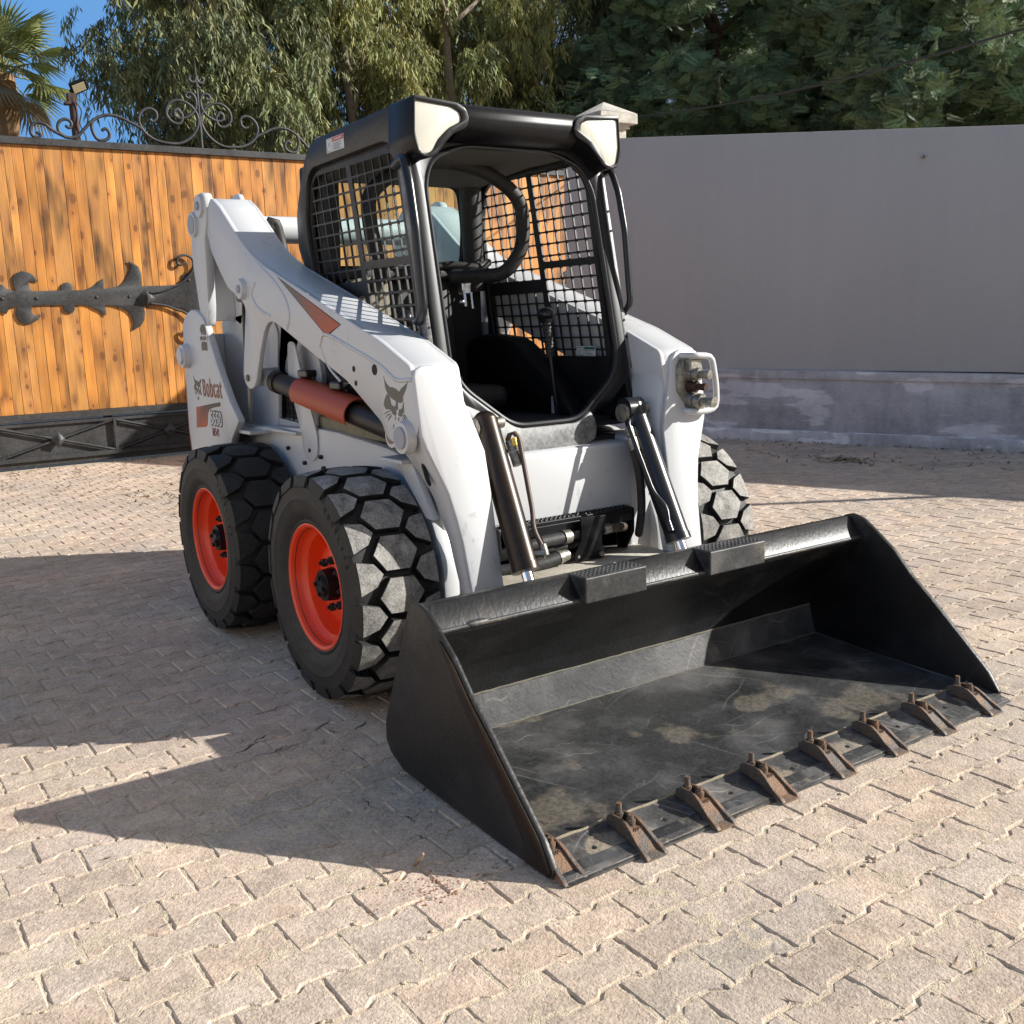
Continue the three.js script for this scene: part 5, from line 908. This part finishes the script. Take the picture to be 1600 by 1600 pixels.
{ // stickers
  const t1 = sticker(256, 128, (c, w, h) => { c.fillStyle = '#d8d8d4'; c.fillRect(0, 0, w, h); c.fillStyle = '#b4332a'; c.fillRect(w * 0.36, 4, w * 0.62, h * 0.3); c.fillStyle = '#e9e9e4'; c.font = 'bold 25px sans-serif'; c.fillText('WARNING', w * 0.43, h * 0.24); c.fillStyle = '#555'; for (let k = 0; k < 8; k++) c.fillRect(w * 0.4, h * (0.42 + k * 0.068), w * (0.5 - 0.08 * ((k * 7) % 3)), 4); c.strokeStyle = '#555'; c.lineWidth = 4; c.strokeRect(8, 8, w * 0.3, h * 0.85); c.beginPath(); c.moveTo(20, 96); c.lineTo(42, 40); c.lineTo(66, 96); c.moveTo(30, 60); c.lineTo(62, 30); c.stroke(); });
  const t2 = sticker(256, 256, (c, w, h) => { c.fillStyle = '#cfd2d0'; c.fillRect(0, 0, w, h); c.fillStyle = '#2f6b4d'; c.fillRect(w * 0.42, 8, w * 0.55, h * 0.1); c.fillStyle = '#5a5d60'; for (let k = 0; k < 14; k++) c.fillRect(w * 0.44, h * (0.16 + k * 0.057), w * (0.5 - 0.1 * ((k * 5) % 3)), 5); c.strokeStyle = '#55585c'; c.lineWidth = 4; for (let k = 0; k < 3; k++) { c.strokeRect(10, 14 + k * 80, w * 0.34, 70); c.beginPath(); c.arc(48, 46 + k * 80, 16, 0, 5); c.moveTo(30, 74 + k * 80); c.lineTo(76, 30 + k * 80); c.stroke(); } });
  const flat = (name, z0, z1, y0, y1, x, t, flip) => { const g = new THREE.BoxGeometry(z1 - z0, y1 - y0, 0.001); g.applyMatrix4(SIDE); if (flip) g.rotateY(Math.PI); g.translate(x, (y0 + y1) / 2, (z0 + z1) / 2); const m = new THREE.Mesh(g, mat({ color: rgb(1, 1, 1), map: t, roughness: 0.45 })); m.name = name; m.castShadow = m.receiveShadow = true; cab.add(m); };
  flat('warning_sticker', 0.044, 0.198, 1.978, 2.030, -0.4460, t1);
  flat('safety_sticker', 0.485, 0.612, 1.094, 1.200, 0.4145, t2);
  flat('lever_sticker', 0.46, 0.50, 0.93, 1.0, 0.298, t2);
}

// --- bucket
const bucket = part('bucket', loader);
const PROFILE = [[1.450, 0.549], [1.474, 0.546], [1.528, 0.478], [1.522, 0.462], [1.46, 0.405], [1.37, 0.310], [1.315, 0.235], [1.285, 0.165], [1.318, 0.054], [1.98, 0.022], [1.98, 0.004], [1.31, 0.032], [1.262, 0.075], [1.262, 0.16], [1.292, 0.245], [1.35, 0.330], [1.43, 0.43]];
{
  const strips = []; // the shell, with a dent in its upper lip
  const g0 = clean(plateX(PROFILE, -0.928, 0.928, 0.006, 0));
  make('shell', g0, M.steelShaded, bucket);
  make('floor_plate', plateX([[1.322, 0.0545], [1.322, 0.0575], [1.972, 0.0255], [1.972, 0.0225]], -0.926, 0.926, 0, 0), M.steel, bucket);
  make('angle_plate', plateX([[1.2885, 0.166], [1.291, 0.166], [1.3225, 0.056], [1.320, 0.056]], -0.926, 0.926, 0, 0), M.steel, bucket);
  make('dent', sphere(-0.775, 0.479, 1.522, 0.020, 2.2, 0.55, 0.6), M.steel, bucket);
  make('lip_bar', cyl([-0.928, 0.476, 1.523], [0.928, 0.476, 1.523], 0.0075, 0.0075, 10), M.steel, bucket);
  const SP = [[1.441, 0.548], [1.481, 0.558], [1.53, 0.546], [1.585, 0.508], [1.663, 0.450], [1.739, 0.368], [1.819, 0.299], [2.048, 0.086], [2.092, 0.022], [2.080, 0.002], [1.907, 0.0], [1.35, 0.022], [1.275, 0.055], [1.250, 0.09], [1.255, 0.15], [1.30, 0.245]];
  for (const s of both) {
    make('side_plate', plateX(SP, s < 0 ? -0.945 : 0.927, s < 0 ? -0.927 : 0.945, 0.01, 0.004), M.steelShaded, bucket, false);
    make('side_cutter', plateX([[1.60, 0.490], [1.663, 0.444], [1.739, 0.362], [1.819, 0.293], [2.042, 0.086], [2.084, 0.022], [2.074, 0.006], [1.96, 0.006], [1.975, 0.05], [1.93, 0.12], [1.72, 0.325]], s < 0 ? -0.951 : 0.945, s < 0 ? -0.945 : 0.951, 0.02, 0.002), M.worn, bucket);
    make('corner_weld', smoothPipe([[s * 0.924, 0.055, 1.32], [s * 0.924, 0.038, 1.6], [s * 0.924, 0.026, 1.93]], 0.007, 6), M.steel, bucket);
  }
  const weld = (z, y, r) => { const p = []; for (let k = 0; k <= 60; k++) p.push([mix(-0.925, 0.925, k / 60), y + rr(-0.0012, 0.0012), z + rr(-0.002, 0.002)]); return smoothPipe(p, r, 6, 2); };
  make('weld_bead', [...weld(1.288, 0.168, 0.0045), ...weld(1.321, 0.055, 0.0055)], mat({ color: rgb(0.18, 0.165, 0.13), map: rep(T_STONE, 0.2), roughness: 0.9 }), bucket);
  make('edge_weld', weld(1.974, 0.031, 0.0055), mat({ color: rgb(0.36, 0.30, 0.21), map: rep(T_STONE, 0.2), roughness: 0.95 }), bucket);
  for (const [x0, x1] of [[-0.405, -0.160], [0.115, 0.377]]) {
    const t = []; for (let i = 0; i < 14; i++) for (let k = 0; k < 4; k++) t.push(new THREE.ConeGeometry(0.007, 0.006, 6, 1, true).translate(mix(x0 + 0.015, x1 - 0.015, i / 13), 0.551, 1.478 + k * 0.018));
    make('step_block', [boxAt(x0, x1, 0.468, 0.549, 1.458, 1.552, 0.006), ...t], M.steel, bucket);
  }
  // cutting edge with bolt holes, worn bare
  const hz = [-0.79, -0.555, -0.31, -0.06, 0.185, 0.43, 0.68];
  const edge = new THREE.Shape([[-0.93, 0], [0.93, 0], [0.93, 0.150], [-0.93, 0.150]].map((p) => new THREE.Vector2(...p)));
  for (const x of hz) edge.holes.push(new THREE.Path(circlePts(x, 0.075, 0.0085, 14).map((p) => new THREE.Vector2(...p))));
  const eg = new THREE.ExtrudeGeometry(edge, { depth: 0.016, bevelEnabled: false, steps: 1 }).rotateX(Math.PI / 2).translate(0, 0.018, 1.975);
  { const p = eg.attributes.position; for (let i = 0; i < p.count; i++) { const z = p.getZ(i), t = (z - 1.975) / 0.150; p.setY(i, p.getY(i) + 0.014 * (1 - t) - (p.getY(i) > 0.01 ? 0.006 * t : 0)); } eg.computeVertexNormals(); }
  make('cutting_edge', toCreasedNormals(clean(eg), 0.4), mat({ color: rgb(0.62, 0.58, 0.55), map: rep(T_STEEL, 0.9), roughness: 0.6, metalness: 0.1, bumpMap: rep(T_FINE, 0.4), bumpScale: 0.0006 }), bucket);
  make('edge_bevel', plateX([[2.075, 0.0215], [2.082, 0.0222], [2.132, 0.0065], [2.132, 0.001], [2.09, 0.001]], -0.93, 0.93, 0, 0.001), mat({ color: rgb(0.42, 0.42, 0.42), map: rep(T_STEEL, 0.8), roughness: 0.55, metalness: 0.2 }), bucket);
  // bolted teeth: two side rails, a sunken blade, two bolts
  const wide = (z) => 0.024 + 0.016 * sstep(2.0, 2.2, z);
  const rails = both.map((s) => plateX([[1.955, 0.034], [1.958, 0.058], [1.985, 0.068], [2.03, 0.070], [2.065, 0.067], [2.10, 0.053], [2.14, 0.032], [2.19, 0.013], [2.203, 0.003], [2.15, 0.002], [2.08, 0.022], [2.0, 0.03]], s * 0.026 - 0.0055, s * 0.026 + 0.0055, 0.006, 0.002));
  for (const r of rails) { const p = r.attributes.position; for (let i = 0; i < p.count; i++) p.setX(i, p.getX(i) * (wide(p.getZ(i)) / 0.026)); }
  const blade = plateX([[1.958, 0.034], [1.96, 0.043], [2.04, 0.043], [2.055, 0.055], [2.085, 0.052], [2.12, 0.034], [2.165, 0.012], [2.203, 0.005], [2.20, 0.001], [2.14, 0.002], [2.08, 0.02]], -0.024, 0.024, 0.003, 0.001);
  { const p = blade.attributes.position; for (let i = 0; i < p.count; i++) p.setX(i, p.getX(i) * (wide(p.getZ(i)) / 0.025)); }
  const rib = [-0.010, 0.0, 0.010].map((x) => box(0.0035, 0.002, 0.018, x, 0.052, 2.092, 0.0008));
  const bolts = [[2.012, 0.098], [2.058, 0.084]].map(([z, t]) => [cyl([0, 0.04, z], [0, 0.066, z], 0.0135, 0.0125, 6), cyl([0, 0.066, z], [0, t - 0.006, z], 0.0085, 0.0075, 9)]).flat();
  const tooth = join([...rails, blade, ...rib]);
  { const p = tooth.attributes.position; for (let i = 0; i < p.count; i++) p.setXYZ(i, p.getX(i) * 0.74, p.getY(i) * 0.95, 1.986 + (p.getZ(i) - 1.955) * 0.71); }
  tooth.computeVertexNormals();
  const toothBolts = join(bolts);
  [-0.905, -0.675, -0.433, -0.186, 0.06, 0.307, 0.553, 0.808].forEach((x, i) => { const dx = rr(-0.002, 0.002), g = join([tooth, toothBolts]).translate(x + dx, rr(-0.001, 0.001), i === 0 ? -0.03 : 0); make('tooth', g, M.rust, bucket); });
  make('mount_plate', [boxAt(-0.55, 0.55, 0.16, 0.44, 1.16, 1.19, 0.006), boxAt(-0.50, -0.40, 0.14, 0.40, 1.05, 1.20, 0.01), boxAt(0.40, 0.50, 0.14, 0.40, 1.05, 1.20, 0.01), plateX([[1.18, 0.44], [1.28, 0.20], [1.42, 0.42], [1.40, 0.44]], -0.55, 0.55, 0.004, 0.003)], M.steel, bucket);
}

// --- lettering and marks on the camera side
{
  const d = part('markings', loader);
  const lay = (g, z, y, x) => g.applyMatrix4(SIDE).translate(x, y, z);
  const flatShape = (pts, x, dep = 0.0012) => extrudeFlat(shapeOf(pts), x, dep);
  function extrudeFlat(sh, x, dep) { return clean(new THREE.ExtrudeGeometry(sh, { depth: dep, bevelEnabled: false, curveSegments: 6 }).applyMatrix4(SIDE).translate(x, 0, 0)); }
  const XA = -0.6322, XU = -0.6522;
  // stripe running from brown to orange red
  const st = [[-0.087, 1.516], [0.12, 1.442], [0.25, 1.395], [0.457, 1.321], [0.339, 1.285], [0.20, 1.361], [0.09, 1.420]];
  make('stripe_edge', flatShape([[-0.095, 1.519], [0.463, 1.322], [0.338, 1.279]], XA), M.inkBlack, d);
  const sg = flatShape(st, XA - 0.0012); { const p = sg.attributes.position, c = new Float32Array(p.count * 3); for (let i = 0; i < p.count; i++) { const t = sstep(0.05, 0.33, p.getZ(i)); c[3 * i] = mix(0.135, 0.46, t); c[3 * i + 1] = mix(0.115, 0.085, t); c[3 * i + 2] = mix(0.09, 0.035, t); } sg.setAttribute('color', new THREE.BufferAttribute(c, 3)); }
  make('stripe', sg, mat({ color: rgb(1, 1, 1), vertexColors: true, roughness: 0.5 }), d);
  const HEAD = [[[0.769, 1.147], [0.775, 1.131], [0.789, 1.119], [0.809, 1.109], [0.826, 1.11], [0.851, 1.105], [0.875, 1.096], [0.888, 1.107], [0.934, 1.128], [0.921, 1.108], [0.895, 1.078], [0.898, 1.07], [0.892, 1.063], [0.877, 1.059], [0.858, 1.062], [0.834, 1.067], [0.805, 1.078], [0.786, 1.093], [0.777, 1.107]], [[0.785, 1.086], [0.799, 1.08], [0.808, 1.066], [0.813, 1.05], [0.829, 1.046], [0.84, 1.047], [0.847, 1.056], [0.847, 1.065], [0.86, 1.061], [0.858, 1.038], [0.842, 1.031], [0.845, 1.024], [0.847, 1.02], [0.836, 1.015], [0.82, 1.02], [0.812, 1.03], [0.8, 1.034], [0.772, 1.034], [0.759, 1.049], [0.767, 1.066]], [[0.898, 1.064], [0.9, 1.052], [0.899, 1.036], [0.899, 1.028], [0.887, 1.026], [0.885, 1.016], [0.871, 1.013], [0.859, 1.018], [0.862, 1.026], [0.867, 1.038], [0.878, 1.038], [0.889, 1.044]], [[0.756, 1.014], [0.777, 1.026], [0.806, 1.03], [0.804, 1.027], [0.781, 1.023]], [[0.766, 1.003], [0.783, 1.016], [0.804, 1.021], [0.805, 1.018], [0.785, 1.013]], [[0.78, 0.993], [0.795, 1.009], [0.81, 1.016], [0.812, 1.014], [0.799, 1.005]], [[0.836, 1.012], [0.841, 1.012], [0.838, 1.002], [0.835, 1.002]], [[0.858, 1.01], [0.865, 1.01], [0.86, 0.999], [0.857, 0.999]], [[0.893, 1.024], [0.899, 1.024], [0.919, 1.009], [0.916, 1.008]], [[0.887, 1.019], [0.894, 1.019], [0.909, 1.005], [0.907, 1.004]], [[0.884, 1.011], [0.889, 1.011], [0.901, 0.999], [0.899, 0.998]], [[0.822, 0.986], [0.83, 0.979], [0.849, 0.986], [0.847, 0.97], [0.843, 0.963], [0.821, 0.961], [0.818, 0.974]]];
  make('cat_head', HEAD.map((p) => flatShape(p, XA)), M.greyDecal, d);
  const sc = (p) => p.map(([z, y]) => [mix(-1.218, -1.086, (z - 0.745) / 0.186), mix(0.985, 1.104, (y - 0.96) / 0.189)]);
  make('cat_head', HEAD.map((p) => flatShape(sc(p), XU)), M.brownDecal, d);
  const W = (str, z0, z1, y0, y1, m, name, o = {}) => make(name, lay(fitText(str, z1 - z0, y1 - y0, o.d ?? 0.0012, o), z0, y0, o.x ?? XU), m, d);
  W('Bobcat', -1.072, -0.805, 1.005, 1.094, mat({ color: rgb(0.23, 0.075, 0.03), roughness: 0.5 }), 'name_lettering');
  W('S650', -1.0, -0.832, 0.868, 0.946, M.inkBlack, 'model_lettering', { fat: 0.006 }); W('S650', -0.993, -0.839, 0.874, 0.940, M.white, 'model_lettering_face', { x: XU - 0.0013 });
  W('M541', -0.985, -0.895, 0.822, 0.860, mat({ color: rgb(0.20, 0.03, 0.02), roughness: 0.5 }), 'code_lettering');
  W('2', -1.042, -0.955, 1.225, 1.348, M.brownDecal, 'speed_numeral', { fat: 0.012 });
  make('speed_band', lay(new THREE.BoxGeometry(0.12, 0.030, 0.0012).translate(0.06, 0.015, 0.0006), -1.06, 1.267, XU - 0.0014), M.white, d);
  W('SPEED', -1.040, -0.955, 1.273, 1.291, M.brownDecal, 'speed_lettering', { x: XU - 0.0028 });
  const hk = [[-1.199, 0.948], [-1.05, 0.965], [-0.842, 0.988], [-0.842, 0.969], [-0.95, 0.957], [-1.005, 0.945], [-1.03, 0.925], [-1.055, 0.868], [-1.075, 0.858], [-1.22, 0.845]];
  const hg = flatShape(hk, XU); { const p = hg.attributes.position, c = new Float32Array(p.count * 3); for (let i = 0; i < p.count; i++) { const t = sstep(0.93, 0.975, p.getY(i) + 0.25 * (p.getZ(i) + 1.1)); c[3 * i] = mix(0.44, 0.06, t); c[3 * i + 1] = mix(0.075, 0.045, t); c[3 * i + 2] = mix(0.03, 0.035, t); } hg.setAttribute('color', new THREE.BufferAttribute(c, 3)); }
  make('hook_stripe', hg, mat({ color: rgb(1, 1, 1), vertexColors: true, roughness: 0.5 }), d);
}

renderer.render(scene, camera);
